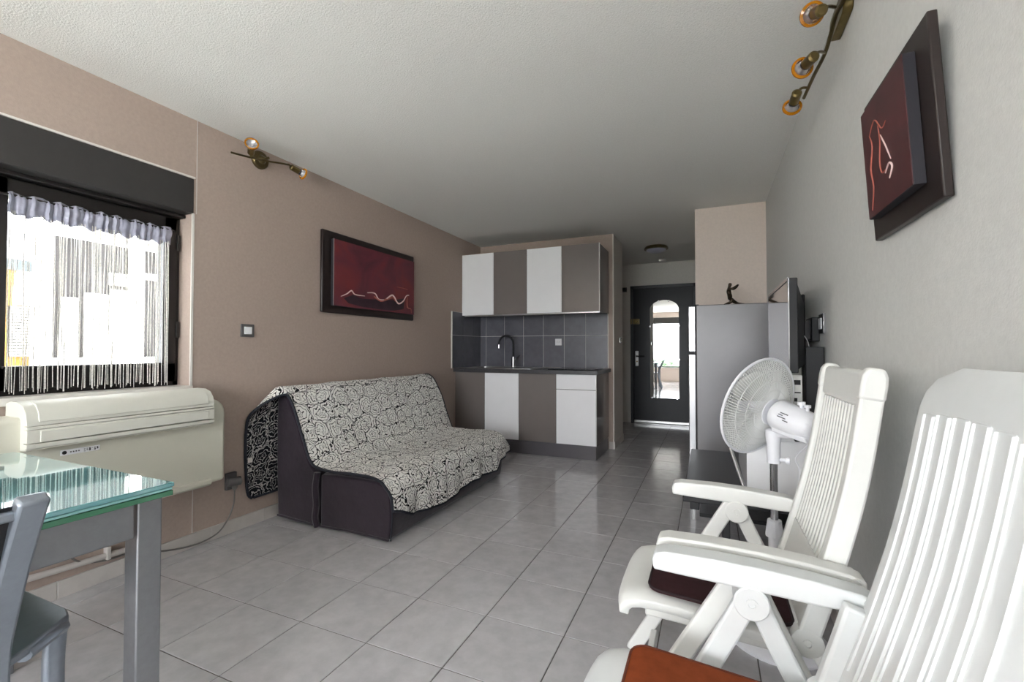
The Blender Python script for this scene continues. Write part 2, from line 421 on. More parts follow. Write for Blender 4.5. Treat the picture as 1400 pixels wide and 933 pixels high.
# ---------------------------------------------------------------- window on the left
XF = -2.77
win = struct(obj('window_1', B(((XF - .09, WY0, WZ0), (XF - .005, WY0 + .10, 1.90)), ((XF - .09, WY1 - .03, WZ0), (XF - .005, WY1, 1.90)),
                               ((XF - .09, WY0, WZ0), (XF - .005, WY1, WZ0 + .03)), ((XF - .09, WY0, 1.835), (XF - .005, WY1, 1.90))), 'dark_frame', smooth=0, bev=.003))
GY0, GY1, GZ0, GZ1 = .905, 1.512, 1.03, 1.765
obj('sash', B(((XF - .06, .79, WZ0 + .025), (XF + .012, GY0, 1.842)), ((XF - .06, GY1, WZ0 + .025), (XF + .012, WY1 - .022, 1.842)),
              ((XF - .06, .79, WZ0 + .025), (XF + .012, WY1 - .022, GZ0)), ((XF - .06, .79, GZ1), (XF + .012, WY1 - .022, 1.842))), 'dark_frame', win, bev=.004)
obj('pane', B(((XF - .032, GY0, GZ0), (XF - .028, GY1, GZ1))), 'clear', win, smooth=0)
for z in (1.17, 1.66): obj('hinge', B(((XF + .010, WY1 - .026, z), (XF + .022, WY1 - .010, z + .09))), 'dark_frame', win, bev=.003)
obj('glazing_bead', B(((XF + .002, GY0 - .012, GZ1), (XF + .02, GY1 + .012, GZ1 + .012)), ((XF + .002, GY0 - .012, GZ0 - .012), (XF + .02, GY1 + .012, GZ0))), 'dark_frame', win, bev=.003)
obj('top_rail', B(((XF - .0, WY0, 1.846), (XF + .05, WY1, 1.866))), 'dark_frame', win, bev=.004)
struct(obj('window_sill', B(((XL - .15, WY0, WZ0 - .03), (XL + .015, WY1, WZ0 + .002))), 'bead', smooth=0)).name = 'trim_1'
sb = obj('shutter_box', B(((XL - .13, .702, 1.867), (XL + .006, 1.598, 2.061))), 'shutter_box', win, bev=.004)
obj('sealing_strip', B(((XL + .0005, .702, 2.063), (XL + .01, 1.603, 2.072))), 'bead', sb, smooth=0)

# string curtain
cu = thing('string_curtain', 'silvery string curtain with gathered satin header on the left window', 'curtain', (XF + .04, 1.2, .91))
bm = bmesh.new(); ny, nz = 150, 10
y0c, y1c = .895, 1.532
g = []
for i in range(ny + 1):
    t = i / ny; y = y0c + (y1c - y0c) * t
    ph = t * 2 * PI * 17 + 1.3 * math.sin(t * 23) + .7 * math.sin(t * 61)
    col = []
    for k in range(nz + 1):
        s = k / nz
        z = 1.775 - .085 * s + .006 * math.sin(ph * .5) * (1 if k in (0, nz) else .4) - .012 * (s > .99) * abs(math.sin(ph * .37))
        bulge = math.sin(PI * min(1, s * 1.35)) * .014 if s < .75 else .004
        x = XF + .032 + bulge + .007 * math.sin(ph) * (.3 + s) + .003 * math.sin(ph * 2.3)
        col.append(bm.verts.new((x, y, z)))
    g.append(col)
for i in range(ny):
    for k in range(nz): bm.faces.new((g[i][k], g[i+1][k], g[i+1][k+1], g[i][k+1]))
h = obj('header', bm, 'satin', cu, smooth=80)
so = h.modifiers.new('cloth', 'SOLIDIFY'); so.thickness = .002
bm = bmesh.new(); add_tube(bm, [(XF + .036, .87, 1.765), (XF + .036, 1.55, 1.765)], .006, 8); obj('rod', bm, 'dark_frame', cu)
bm = bmesh.new()
y = y0c + .004
while y < y1c - .004:
    w_ = random.choice((.0012, .0016, .002, .0028)); zb = .915 + random.uniform(-.008, .02)
    x0 = XF + .036 + random.uniform(-.006, .006); ph = random.uniform(0, 6); dy = random.uniform(-.006, .006); pv = None
    for k in range(9):
        s = k / 8; z = 1.70 + (zb - 1.70) * s
        yy = y + dy * s + .0015 * math.sin(ph + s * 9); xx = x0 + .002 * math.sin(ph * 2 + s * 7)
        cur = [bm.verts.new((xx + w_ * math.cos(a), yy + w_ * math.sin(a), z)) for a in (0, 2.1, 4.2)]
        if pv:
            for q in range(3): bm.faces.new((pv[q], pv[(q+1) % 3], cur[(q+1) % 3], cur[q]))
        pv = cur
    y += random.choice((.003, .004, .0055, .007, .010, .013))
st = obj('strings', bm, 'string', cu); st['kind'] = 'stuff'

# ---------------------------------------------------------------- wide window behind the camera
w2 = struct(obj('window_2', B(((BX0, YB - .14, BZ0), (BX1, YB - .07, BZ0 + .05)), ((BX0, YB - .14, BZ1 - .05), (BX1, YB - .07, BZ1)),
                              ((BX0, YB - .14, BZ0), (BX0 + .05, YB - .07, BZ1)), ((BX1 - .05, YB - .14, BZ0), (BX1, YB - .07, BZ1)),
                              ((-.40, YB - .14, BZ0), (-.34, YB - .07, BZ1))), 'dark_frame', smooth=0))
obj('sill', B(((BX0, YB - .12, BZ0 - .02), (BX1, YB + .03, BZ0 + .012))), 'bead', w2, bev=.003)
obj('shutter_box', B(((BX0 - .05, YB + .001, 2.03), (BX1 + .05, YB + .02, 2.22))), 'shutter_box', w2, bev=.004)

# ---------------------------------------------------------------- entrance door
dr = struct(obj('door_1', B(((DX0 + .038, YD - .03, .010), (DX1 - .034, YD + .015, DZ - .042))), 'door_navy', bev=.003))
obj('frame', B(((DX0, YD - .045, 0), (DX0 + .042, YD + .06, DZ)), ((DX1 - .038, YD - .045, 0), (DX1, YD + .06, DZ)), ((DX0, YD - .045, DZ - .046), (DX1, YD + .06, DZ))), 'door_frame', dr, bev=.004)
obj('threshold', B(((DX0 + .042, YD - .075, 0), (DX1 - .038, YD + .02, .012))), 'steel', dr, bev=.003)
obj('draught_strip', B(((DX0 + .05, YD - .04, .018), (DX1 - .045, YD - .03, .05))), 'steel', dr, bev=.002)
mo = [(-.815, .392), (-.412, .392)]
for i in range(17):
    a = PI * i / 16; mo.append((-.6135 + .2015 * math.cos(a), 1.70 + .135 * math.sin(a)))
mm = thing('door_mirror', 'frameless arched mirror hung on the dark entrance door', 'mirror', (-.6135, YD - .03, .392))
bm = bmesh.new(); add_prism_y(bm, mo, YD - .0385, YD - .0325); obj('mirror_glass', bm, 'mirror', mm, smooth=20)
for (x, z) in ((-.55, 1.82), (-.69, 1.82), (-.815, 1.45), (-.412, 1.45), (-.412, .96), (-.79, .392), (-.44, .392)):
    obj('clip', B(((x - .012, YD - .043, z - .012), (x + .012, YD - .030, z + .012))), 'chrome', mm, bev=.002)
hp = pl(871, 490, Y=YD - .03)
bm = B(((hp.x - .024, YD - .042, hp.z - .12), (hp.x + .024, YD - .03, hp.z + .11)))
hd = obj('handle_plate', bm, 'steel', dr, bev=.004)
bm = bmesh.new(); add_lathe(bm, (hp.x, YD - .042, hp.z + .03), (0, -1, 0), [(0, .014), (.04, .012)], 12)
add_tube(bm, [(hp.x, YD - .075, hp.z + .03), (hp.x + .04, YD - .082, hp.z + .03), (hp.x + .11, YD - .078, hp.z + .028)], .009, 8); obj('lever', bm, 'black_matt', hd)
bm = bmesh.new(); add_lathe(bm, (hp.x, YD - .042, hp.z - .05), (0, -1, 0), [(0, .012), (.01, .010)], 12); obj('lock_cylinder', bm, 'brass', hd)
lp = pl(870, 440, Y=YD - .03)
lk = obj('rim_lock', B(((lp.x - .05, YD - .055, lp.z - .04), (lp.x + .05, YD - .03, lp.z + .04)), ((lp.x - .085, YD - .075, lp.z - .04), (lp.x - .058, YD - .03, lp.z + .04))), 'brass_dark', dr, bev=.004)
bm = bmesh.new(); add_lathe(bm, (lp.x, YD - .055, lp.z), (0, -1, 0), [(0, .028), (.012, .028), (.02, .018), (.03, .016)], 16); obj('lock_knob', bm, 'brass', lk)

# ================================================================== KITCHEN
YF = 4.454
bx = [XL + .001, -2.277, -1.871, -1.453, -1.040]
units = [('gloss_grey', 'grey gloss base cabinet beside the taupe wall, behind the sofa', 0), ('gloss_white', 'white gloss base cabinet with one tall door', 0),
         ('gloss_grey', 'grey gloss base cabinet between the two white ones', 0), ('gloss_white', 'white gloss base cabinet with a drawer over its door', 1)]
for k, (mm_, lab, drw) in enumerate(units):
    a, b = bx[k], bx[k + 1]
    t = thing('base_cabinet', lab, 'cabinet', ((a + b) / 2, YF + .3, .14), 'kitchen base cabinets')
    obj('body', B(((a + .001, YF + .019, .14), (b - .001, YK - .012, .852))), 'carcass', t, smooth=0)
    e = .0015
    if drw:
        obj('drawer', B(((a + e, YF, .700), (b - e, YF + .018, .850))), mm_, t, bev=.0015)
        obj('door', B(((a + e, YF, .142), (b - e, YF + .018, .694))), mm_, t, bev=.0015)
        obj('side_panel', B(((b, YF + .02, .14), (b + .004, YK - .014, .852))), 'gloss_grey', t, smooth=0)
        obj('edge_strip', B(((b - .001, YF, .142), (b + .004, YF + .019, .852))), 'steel', t, smooth=0)
    else:
        obj('door', B(((a + e, YF, .142), (b - e, YF + .018, .850))), mm_, t, bev=.0015)
pn = obj('plinth', B(((XL + .001, YF + .012, 0), (-1.042, YF + .03, .138)), ((-1.060, YF + .03, 0), (-1.042, YK - .012, .138))), 'plinth', bev=.002)
tag(pn, 'grey plinth board running under the kitchen base cabinets', 'plinth')
def add_ring_slab(bm, o, i, z0, z1):
    vs = [[bm.verts.new((x, y, z)) for x, y in q] for z in (z0, z1) for q in (o, i)]; n = len(o)
    for k in range(n):
        j = (k + 1) % n
        for a, b in ((0, 2), (1, 3), (0, 1), (2, 3)): bm.faces.new((vs[a][k], vs[a][j], vs[b][j], vs[b][k]))
def rect_xy(x0, x1, y0, y1): return [(x0, y0), (x1, y0), (x1, y1), (x0, y1)]
bm = bmesh.new(); add_ring_slab(bm, rect_xy(XL + .002, -1.012, 4.407, YK - .012), rect_xy(-2.545, -2.175, 4.545, 4.915), .855, .893)
wt = obj('worktop', bm, 'worktop', bev=.002)
tag(wt, 'dark grey laminate worktop over the kitchen base cabinets', 'worktop')
ux = [XL + .004, -2.240, -1.836, -1.438, -1.036]
YU = 4.60
for k, (mm_, lab) in enumerate([('gloss_white', 'white gloss wall cabinet beside the taupe wall'), ('gloss_grey', 'grey gloss wall cabinet between the two white ones'),
                                ('gloss_white', 'white gloss wall cabinet between the two grey ones'), ('gloss_grey', 'grey gloss wall cabinet at the hall end of the row')]):
    a, b = ux[k], ux[k + 1]
    t = thing('wall_cabinet', lab, 'cabinet', ((a + b) / 2, YU + .2, 1.505), 'kitchen wall cabinets')
    obj('body', B(((a + .001, YU + .020, 1.512), (b - .001, YK - .012, 2.198))), 'carcass', t, smooth=0)
    obj('door', B(((a + .0015, YU, 1.500), (b - .0015, YU + .018, 2.205))), mm_, t, bev=.0015)
    if k == 3:
        obj('side_panel', B(((b - .001, YU + .02, 1.505), (b + .004, YK - .013, 2.2))), 'gloss_grey', t, smooth=0)
        obj('edge_strip', B(((b - .0015, YU - .001, 1.5), (b + .006, YU + .019, 2.205))), 'bead', t, smooth=0)
lpel = obj('light_pelmet', B(((XL + .02, YU + .03, 1.486), (-1.036, YU + .05, 1.5115))), 'steel', bev=.002)
tag(lpel, 'thin steel strip under the front edge of the wall cabinets', 'trim strip')
# sink, tap, hob
sk = thing('sink', 'stainless steel inset sink with drainer in the dark worktop', 'sink', (-2.1, 4.74, .893))
bm = bmesh.new()
o_ = rrect(.86, .46, .05, 5, -2.16, 4.73); i_ = rrect(.36, .36, .06, 5, -2.36, 4.73)
add_ring_slab(bm, o_, i_, .8935, .900); obj('rim', bm, 'steel', sk, bev=.001)
bm = bmesh.new(); add_ring_slab(bm, i_, rrect(.352, .352, .056, 5, -2.36, 4.73), .858, .8935); add_prism_z(bm, i_, .8555, .858); obj('bowl', bm, 'steel', sk)
for k in range(7): obj('drainer_rib', B(((-2.1 + k * .045, 4.6, .900), (-2.09 + k * .045, 4.88, .904))), 'steel', sk, bev=.002)
fx, fy = -2.125, 4.90
ft = thing('tap', 'black arched mixer tap with chrome base behind the sink', 'tap', (fx, fy, .9))
bm = bmesh.new(); add_lathe(bm, (fx, fy, .9), (0, 0, 1), [(0, .03), (.012, .03), (.014, .024), (.12, .024), (.125, .014)], 16); obj('base', bm, 'chrome', ft)
pts = [(fx, fy, 1.02), (fx, fy, 1.16)]
for i in range(13):
    a = PI * i / 12 * 1.05
    pts.append((fx - .09 + .09 * math.cos(a), fy - .02 * i / 12, 1.17 + .10 * math.sin(a)))
bm = bmesh.new(); add_tube(bm, pts, .012, 10); obj('spout', bm, 'black_matt', ft)
e_ = Vector(pts[-1]); bm = bmesh.new(); add_lathe(bm, e_, (.02, 0, -1), [(-.01, .015), (.035, .014)], 12); obj('nozzle', bm, 'chrome', ft)
bm = bmesh.new(); add_tube(bm, [(fx + .02, fy, .985), (fx + .05, fy - .01, 1.0), (fx + .09, fy - .015, 1.035)], [.012, .009, .007], 8); obj('lever', bm, 'chrome', ft)
hb = thing('hob', 'black glass hob set into the worktop near the socket', 'hob', (-1.32, 4.75, .893))
obj('glass', B(((-1.56, 4.50, .8935), (-1.08, 5.0, .900))), 'black_glass', hb, bev=.003)
for (x, y, r) in ((-1.44, 4.87, .075), (-1.2, 4.87, .09), (-1.44, 4.63, .09), (-1.2, 4.63, .075)):
    bm = bmesh.new(); add_lathe(bm, (x, y, .9001), (0, 0, 1), [(0, r), (.0008, r), (.0008, r - .004), (0, r - .004)], 24, cap=False); obj('ring', bm, 'grey_plastic', hb)
def wall_plate(name, label, cat, c, axis, w, h, m1, m2, rocker=True, dots=False):
    """c: centre on the wall face; axis: outward"""
    c = Vector(c); t = thing(name, label, cat, c)
    ax = Vector(axis); s = Vector((abs(ax.y), abs(ax.x), 0))
    def bb(u0, u1, z0, z1, d0, d1):
        p = c + s * u0 + ax * d0 + Vector((0, 0, z0)); q = c + s * u1 + ax * d1 + Vector((0, 0, z1))
        return B((tuple(min(p[i], q[i]) for i in range(3)), tuple(max(p[i], q[i]) for i in range(3))))
    obj('plate', bb(-w/2, w/2, -h/2, h/2, .0, .011), m1, t, bev=.003)
    k = obj('rocker' if rocker else 'insert', bb(-w*.29, w*.29, -h*.29, h*.29, .011, .016), m2, t, bev=.002)
    if dots:
        for u in (-.010, .010):
            bm = bmesh.new(); add_lathe(bm, c + s * u + ax * .0155, ax, [(0, .0035), (.001, .0035)], 10); obj('pin_hole', bm, 'slot', t)
    return t
wall_plate('wall_socket', 'white square wall socket on the slate splashback', 'socket', (pl(764, 468, Y=YK).x, YK - .0095, pl(764, 468, Y=YK).z), (0, -1, 0), .078, .078, 'gloss_white', 'gloss_white', False, True)
wall_plate('light_switch', 'grey framed light switch with white rocker on the taupe wall', 'switch', (XL, 1.927, 1.222), (1, 0, 0), .088, .08, 'grey_plastic', 'gloss_white')
s2 = wall_plate('light_switch', 'black framed light switch with white rocker on the pale wall', 'switch', (XR, 2.36, 1.216), (-1, 0, 0), .085, .085, 'black_matt', 'gloss_white')
obj('edge', B(((XR - .013, 2.307, 1.173), (XR - .001, 2.3185, 1.259))), 'chrome', s2, bev=.002)
hk = pl(847, 465, X=XH + .004)
h_ = thing('wall_hook', 'small chrome hook on the end of the kitchen wall', 'hook', hk)
bm = bmesh.new(); add_tube(bm, smooth_path([hk + P3(.003, 0, .03), hk + P3(.02, 0, .025), hk + P3(.012, 0, 0), hk + P3(.022, 0, -.03), hk + P3(.008, 0, -.04)], 5), .005, 8); obj('hook_arm', bm, 'chrome', h_)
obj('back_plate', B((hk + P3(0, -.01, -.035), hk + P3(.005, .01, .035))), 'chrome', h_, bev=.002)
k2 = pl(854, 391, X=-1.3 + .3)
kb = thing('coat_peg', 'dark round coat peg on the hall wall beside the entrance door', 'coat peg', (-1.19, YD, 2.02))
bm = bmesh.new(); add_lathe(bm, (-1.19, YD, 2.02), (0, -1, 0), [(0, .03), (.01, .03), (.015, .012), (.05, .012), (.055, .028), (.075, .026), (.08, .01)], 16); obj('peg', bm, 'black_matt', kb)
obj('back_plate', B(((-1.225, YD - .006, 1.985), (-1.155, YD, 2.055))), 'grey_plastic', kb, bev=.002)

# ================================================================== HALL CEILING
cl = thing('ceiling_lamp', 'round bronze-rimmed ceiling lamp with frosted dome in the hall', 'ceiling lamp', (-.61, 5.92, H))
bm = bmesh.new(); add_lathe(bm, (-.61, 5.92, H), (0, 0, -1), [(0, .13), (.02, .145), (.035, .145), (.04, .125)], 32); obj('rim', bm, 'brass_dark', cl)
bm = bmesh.new(); add_lathe(bm, (-.61, 5.92, H - .036), (0, 0, -1), [(0, .122), (.02, .11), (.035, .08), (.045, .04), (.048, .0)], 32); obj('dome', bm, 'satin', cl)
bm = bmesh.new(); add_lathe(bm, (-.617, 6.8, H), (0, 0, -1), [(0, .05), (.012, .05), (.03, .042), (.034, .02), (.034, 0)], 24)
tag(obj('smoke_detector', bm, 'bead'), 'small white smoke detector on the hall ceiling', 'detector')

# ================================================================== PICTURES
def stroke(name, pts, r, m, parent, fn):
    bm = bmesh.new(); q = smooth_path([fn(*p) for p in pts], 5)
    rs = [r * (.45 + .55 * math.sin(PI * i / (len(q) - 1))) for i in range(len(q))]
    add_tube(bm, q, rs, 5); obj(name, bm, m, parent)
# left: wide canvas on a dark board
py0, py1, pz0, pz1 = 2.497, 3.63, 1.382, 2.005
pa = thing('wall_picture', 'wide crimson canvas of a reclining line figure on the taupe wall', 'picture', (XL, (py0 + py1) / 2, pz0))
bm = B(((XL + .001, py0, pz0), (XL + .028, py1, pz1))); obj('backing_board', bm, 'wenge', pa, bev=.01)
cy0, cy1, cz0, cz1 = py0 + .085, py1 - .04, pz0 + .055, pz1 - .06
obj('canvas', B(((XL + .028, cy0, cz0), (XL + .056, cy1, cz1))), 'canvas_side', pa, bev=.001)
obj('painting', B(((XL + .056, cy0 + .001, cz0 + .001), (XL + .058, cy1 - .001, cz1 - .001))), 'art', pa, smooth=0)
obj('canvas_edge', B(((XL + .053, cy0 - .002, cz0), (XL + .0578, cy0, cz1))), 'canvas_edge', pa, smooth=0)
def la(u, v): return P3(XL + .0585, cy0 + (cy1 - cy0) * u, cz0 + (cz1 - cz0) * v)
bm = bmesh.new(); q = [(.1, .13), (.2, .2), (.3, .16), (.45, .18), (.55, .2), (.68, .21), (.8, .26), (.86, .28), (.84, .08), (.7, .03), (.5, .02), (.3, .03), (.15, .06)]
add_prism_x(bm, [(la(u, v).y, la(u, v).z) for u, v in q], XL + .0578, XL + .0586); obj('dark_shape', bm, 'art_dark', pa, smooth=0)
stroke('painted_line', [(.07, .15), (.13, .2), (.18, .26), (.22, .21), (.33, .21)], .006, 'line_pale', pa, la)
stroke('painted_line', [(.36, .27), (.45, .28), (.50, .19), (.58, .20), (.66, .29), (.70, .28), (.76, .17), (.83, .22), (.88, .33), (.92, .35)], .008, 'line_pale', pa, la)
stroke('painted_line', [(.44, .23), (.52, .17), (.6, .21), (.68, .26), (.72, .2)], .010, 'line_red', pa, la)
stroke('painted_line', [(.9, .33), (.89, .22), (.9, .12), (.95, .1), (.96, .02)], .004, 'line_red', pa, la)
stroke('painted_line', [(.74, .46), (.85, .46), (.9, .45)], .003, 'line_red', pa, la)
# right: smaller, leaning a little from the wall
ry0, ry1, rz0, rz1 = 1.183, 1.598, 1.412, 1.800
pb = thing('wall_picture', 'square dark crimson canvas of a standing line figure on the pale wall', 'picture', (XR, (ry0 + ry1) / 2, rz0))
def ra(d, y, z):
    t = (z - rz0) / (rz1 - rz0); return P3(XR - .003 - d - .022 * t, y, z)
def rbox(d0, d1, y0, y1, z0, z1):
    bm = bmesh.new(); add_hull(bm, [ra(d0, y0, z0), ra(d0, y1, z0), ra(d0, y1, z1), ra(d0, y0, z1)], [ra(d1, y0, z0), ra(d1, y1, z0), ra(d1, y1, z1), ra(d1, y0, z1)]); return bm
obj('backing_board', rbox(0, .018, ry0, ry1, rz0, rz1), 'wenge', pb, bev=.003)
sy0, sy1, sz0, sz1 = ry0 + .065, ry1 - .055, rz0 + .050, rz1 - .045
obj('canvas', rbox(.0185, .041, sy0, sy1, sz0, sz1), 'canvas_side', pb, bev=.001)
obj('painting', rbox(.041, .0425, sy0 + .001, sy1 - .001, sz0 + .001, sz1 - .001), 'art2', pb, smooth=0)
def rl(u, v):
    return ra(.0435, sy1 + (sy0 - sy1) * u, sz0 + (sz1 - sz0) * v)
stroke('painted_line', [(.12, .06), (.2, .25), (.17, .42), (.25, .6), (.2, .72)], .0022, 'line_red', pb, rl)
stroke('painted_line', [(.42, .72), (.44, .58), (.4, .4), (.43, .3), (.52, .3)], .0022, 'line_red', pb, rl)
stroke('painted_line', [(.46, .62), (.56, .48), (.64, .34)], .002, 'line_pale', pb, rl)
stroke('painted_line', [(.5, .27), (.6, .32), (.66, .27), (.58, .2)], .0028, 'line_pale', pb, rl)
stroke('painted_line', [(.2, .72), (.35, .8), (.5, .66), (.6, .68)], .0018, 'line_red', pb, rl)

# ================================================================== SPOTLIGHT BARS
def spot_head(parent, joint, base, aim, k=1.0):
    """joint on the bar, base of the socket, aim direction"""
    joint, base, aim = Vector(joint), Vector(base), Vector(aim).normalized()
    bm = bmesh.new(); add_tube(bm, smooth_path([joint, joint * .45 + base * .55 + P3(0, 0, .008), base + aim * .006], 4), .0055 * k, 8); obj('arm', bm, 'brass', parent)
    bm = bmesh.new(); add_lathe(bm, base, aim, [(0, .012 * k), (.006 * k, .019 * k), (.06 * k, .0195 * k), (.062 * k, .016 * k)], 18); hd_ = obj('lamp_head', bm, 'brass', parent)
    bm = bmesh.new(); add_lathe(bm, base + aim * .062 * k, aim, [(0, .016 * k), (.008 * k, .017 * k), (.018 * k, .022 * k), (.034 * k, .028 * k), (.034 * k, .0265 * k), (.022 * k, .012 * k), (.02 * k, 0)], 18); obj('reflector_bulb', bm, 'bulb', hd_)
    bm = bmesh.new(); add_lathe(bm, base + aim * .064 * k, aim, [(0, .018 * k), (.006 * k, .019 * k), (.006 * k, .0165 * k), (0, .0165 * k), (0, .018 * k)], 18, cap=False); obj('collar', bm, 'black_matt', hd_)
    bm = bmesh.new(); add_lathe(bm, base + aim * .09 * k, aim, [(0, .0295 * k), (.002 * k, .038 * k), (.009 * k, .0385 * k), (.011 * k, .036 * k), (.007 * k, .0285 * k), (0, .0295 * k)], 24, cap=False); obj('amber_ring', bm, 'amber', hd_)
lt = thing('wall_spotlight', 'two-head antique brass spotlight bar on the taupe wall', 'wall lamp', (XL, 2.0, 2.325))
bm = bmesh.new(); add_lathe(bm, (XL, 2.0, 2.325), (1, 0, 0), [(0, .058), (.012, .058), (.02, .052), (.024, .03), (.06, .008), (.085, .008)], 28); obj('canopy', bm, 'brass_dark', lt)
bp_ = [(XL + .085, 1.755, 2.262), (XL + .097, 1.88, 2.276), (XL + .09, 2.0, 2.302), (XL + .097, 2.08, 2.320), (XL + .085, 2.15, 2.338)]
bm = bmesh.new(); add_tube(bm, smooth_path(bp_, 5), .006, 8); obj('bar', bm, 'brass_dark', lt)
spot_head(lt, (XL + .097, 1.87, 2.275), pl(343, 210, X=-2.54), (.75, -.50, .24), 1.0)
spot_head(lt, (XL + .088, 2.14, 2.335), pl(397, 228, X=-2.535), (.12, .88, -.16), 1.0)
rt = thing('wall_spotlight', 'curved antique brass spotlight bar with four heads on the pale wall', 'wall lamp', (XR, 1.96, 2.30))
bm = bmesh.new(); add_prism_x(bm, rrect(.20, .085, .03, 5, 1.945, 2.305), XR - .03, XR); obj('canopy', bm, 'brass', rt, bev=.004)
bars = [(.385, 1.52, 2.33), (.412, 1.66, 2.31), (.424, 1.80, 2.285)] + [tuple(pl(x, y, X=X)) for x, y, X in ((1143, 20, .415), (1135, 50, .412), (1127, 75, .408), (1112, 105, .396), (1099, 134, .385))]
bm = bmesh.new(); add_tube(bm, smooth_path(bars, 5), .007, 8, rb=.007); obj('bar', bm, 'brass_dark', rt)
def rp(x, y, X): return pl(x, y, X=X)
spot_head(rt, rp(1142, 10, .412), rp(1124, 14, .345), rp(1089, 28, .31) - rp(1124, 14, .345), 1.0)
spot_head(rt, rp(1127, 72, .405), rp(1114, 76, .355), rp(1088, 102, .318) - rp(1114, 76, .355), 1.0)
spot_head(rt, rp(1103, 120, .385), rp(1090, 126, .345), rp(1077, 164, .335) - rp(1090, 126, .345), 1.0)
spot_head(rt, (.40, 1.58, 2.318), (.345, 1.57, 2.325), (-.5, -.5, -.2), 1.0)

# ================================================================== AIR CONDITIONER
ac = thing('air_conditioner', 'ivory wall-mounted air conditioner under the curtained window', 'air conditioner', (XL, 1.22, .34))
AY0, AY1, AZ0, AZ1 = .745, 1.700, .372, .812
bm = bmesh.new()
def yz_body(y0, y1, z0, z1, rt_, rb_, n=6):
    out = []
    for (cy, cz, r, a0) in ((y1 - rt_, z1 - rt_, rt_, 0), (y0 + rt_, z1 - rt_, rt_, 90), (y0 + rb_, z0 + rb_, rb_, 180), (y1 - rb_, z0 + rb_, rb_, 270)):
        for i in range(n + 1):
            a = math.radians(a0 + 90 * i / n); out.append((cy + r * math.cos(a), cz + r * math.sin(a)))
    return out
add_prism_x(bm, yz_body(AY0, AY1, AZ0, AZ1 + .02, .085, .02), XL + .001, -2.505); obj('body', bm, 'ac_white', ac, bev=.018, seg=4)
# upper housing: rounded top, standing proud
hx = [(XL + .02, .72), (XL + .02, .876), (XL + .06, .886), (-2.52, .884), (-2.478, .868), (-2.455, .835), (-2.447, .79), (-2.447, .715), (-2.452, .703), (-2.50, .700)]
hx = [(XL + .02, .705), (XL + .02, .882), (XL + .06, .892), (-2.525, .890), (-2.485, .876), (-2.462, .848), (-2.452, .8025), (-2.452, .8005), (-2.474, .8005), (-2.474, .797), (-2.451, .797), (-2.451, .7855), (-2.470, .7855), (-2.470, .783), (-2.450, .783),
      (-2.450, .7325), (-2.478, .7325), (-2.478, .7275), (-2.450, .7275), (-2.451, .711), (-2.466, .711), (-2.466, .7085), (-2.453, .7085), (-2.458, .703), (-2.50, .700)]
HY0, HY1 = .868, 1.600
bm = bmesh.new(); add_prism_y(bm, hx, HY0, HY1); obj('upper_housing', bm, 'ac_white2', ac, bev=.0008, seg=1)
def acx(z):
    return -2.450 if z < .8 else -2.452 - .01 * (z - .8) / .048 if z < .848 else -2.462
iy0, iy1 = HY0 + .035, HY1 - .03
bm = bmesh.new(); add_prism_y(bm, [(-2.525, .895), (-2.484, .881), (-2.459, .851), (-2.4475, .815), (-2.452, .812), (-2.47, .84), (-2.53, .88)], iy0, iy1); obj('top_flap', bm, 'ac_white2', ac, bev=.002)
obj('louvre', B(((-2.452, iy0 + .004, .733), (-2.4475, iy1, .777))), 'ac_white2', ac, bev=.002)
cpn = obj('control_strip', B(((-2.506, .99, .6545), (-2.5035, 1.125, .6775))), 'gloss_white', ac, bev=.001)
bm = bmesh.new(); add_lathe(bm, (-2.5036, 1.003, .666), (1, 0, 0), [(0, .008), (.003, .007), (.003, 0)], 14); obj('button', bm, 'slot', cpn)
for k in range(4):
    bm = bmesh.new(); add_lathe(bm, (-2.5036, 1.024 + .009 * k, .666), (1, 0, 0), [(0, .0028), (.001, .0028)], 8); obj('indicator', bm, 'slot', cpn)
obj('print', B(*[((-2.5036, 1.068 + .009 * k, .659 + .003 * (k % 2)), (-2.5033, 1.074 + .009 * k, .6615 + .004 * (k % 3))) for k in range(6)], *[((-2.5036, 1.068 + .009 * k, .667 + .002 * (k % 2)), (-2.5033, 1.073 + .009 * k, .6705 + .001 * (k % 3))) for k in range(6)]), 'print', cpn, smooth=0)
bm = bmesh.new(); add_prism_y(bm, [(-2.56, .366), (-2.508, .360), (-2.494, .372), (-2.494, .395), (-2.505, .400), (-2.56, .40)], .82, 1.62); obj('bottom_lip', bm, 'ac_white', ac, bev=.004)
pg = thing('power_plug', 'dark grey plug with trailing cable in the wall socket beside the air conditioner', 'plug', (XL, 1.84, .31))
obj('wall_box', B(((XL, 1.795, .265), (XL + .022, 1.86, .365))), 'grey_plastic', pg, bev=.004)
bm = bmesh.new(); add_lathe(bm, (XL + .02, 1.80, .312), (.35, .93, 0), [(0, .02), (.004, .026), (.07, .026), (.074, .02)], 20); obj('plug_body', bm, 'grey_plastic', pg)
bm = bmesh.new(); add_lathe(bm, (XL + .036, 1.835, .290), (0, 0, -1), [(0, .016), (.015, .016), (.03, .008)], 14); obj('cord_grip', bm, 'grey_cable', pg)
cab = [(XL + .036, 1.835, .26), (XL + .035, 1.83, .18), (XL + .03, 1.80, .10), (XL + .03, 1.73, .035), (XL + .03, 1.6, .022), (XL + .025, 1.45, .05), (XL + .02, 1.35, .095), (XL + .02, 1.2, .105), (XL + .02, 1.10, .15), (XL + .02, 1.06, .25), (XL + .02, 1.08, .35)]
bm = bmesh.new(); add_tube(bm, smooth_path(cab, 6), .0045, 6); obj('cable', bm, 'grey_cable', pg)
bm = bmesh.new(); add_tube(bm, [(XL + .016, .6, .155), (XL + .016, 1.30, .118)], .014, 10)
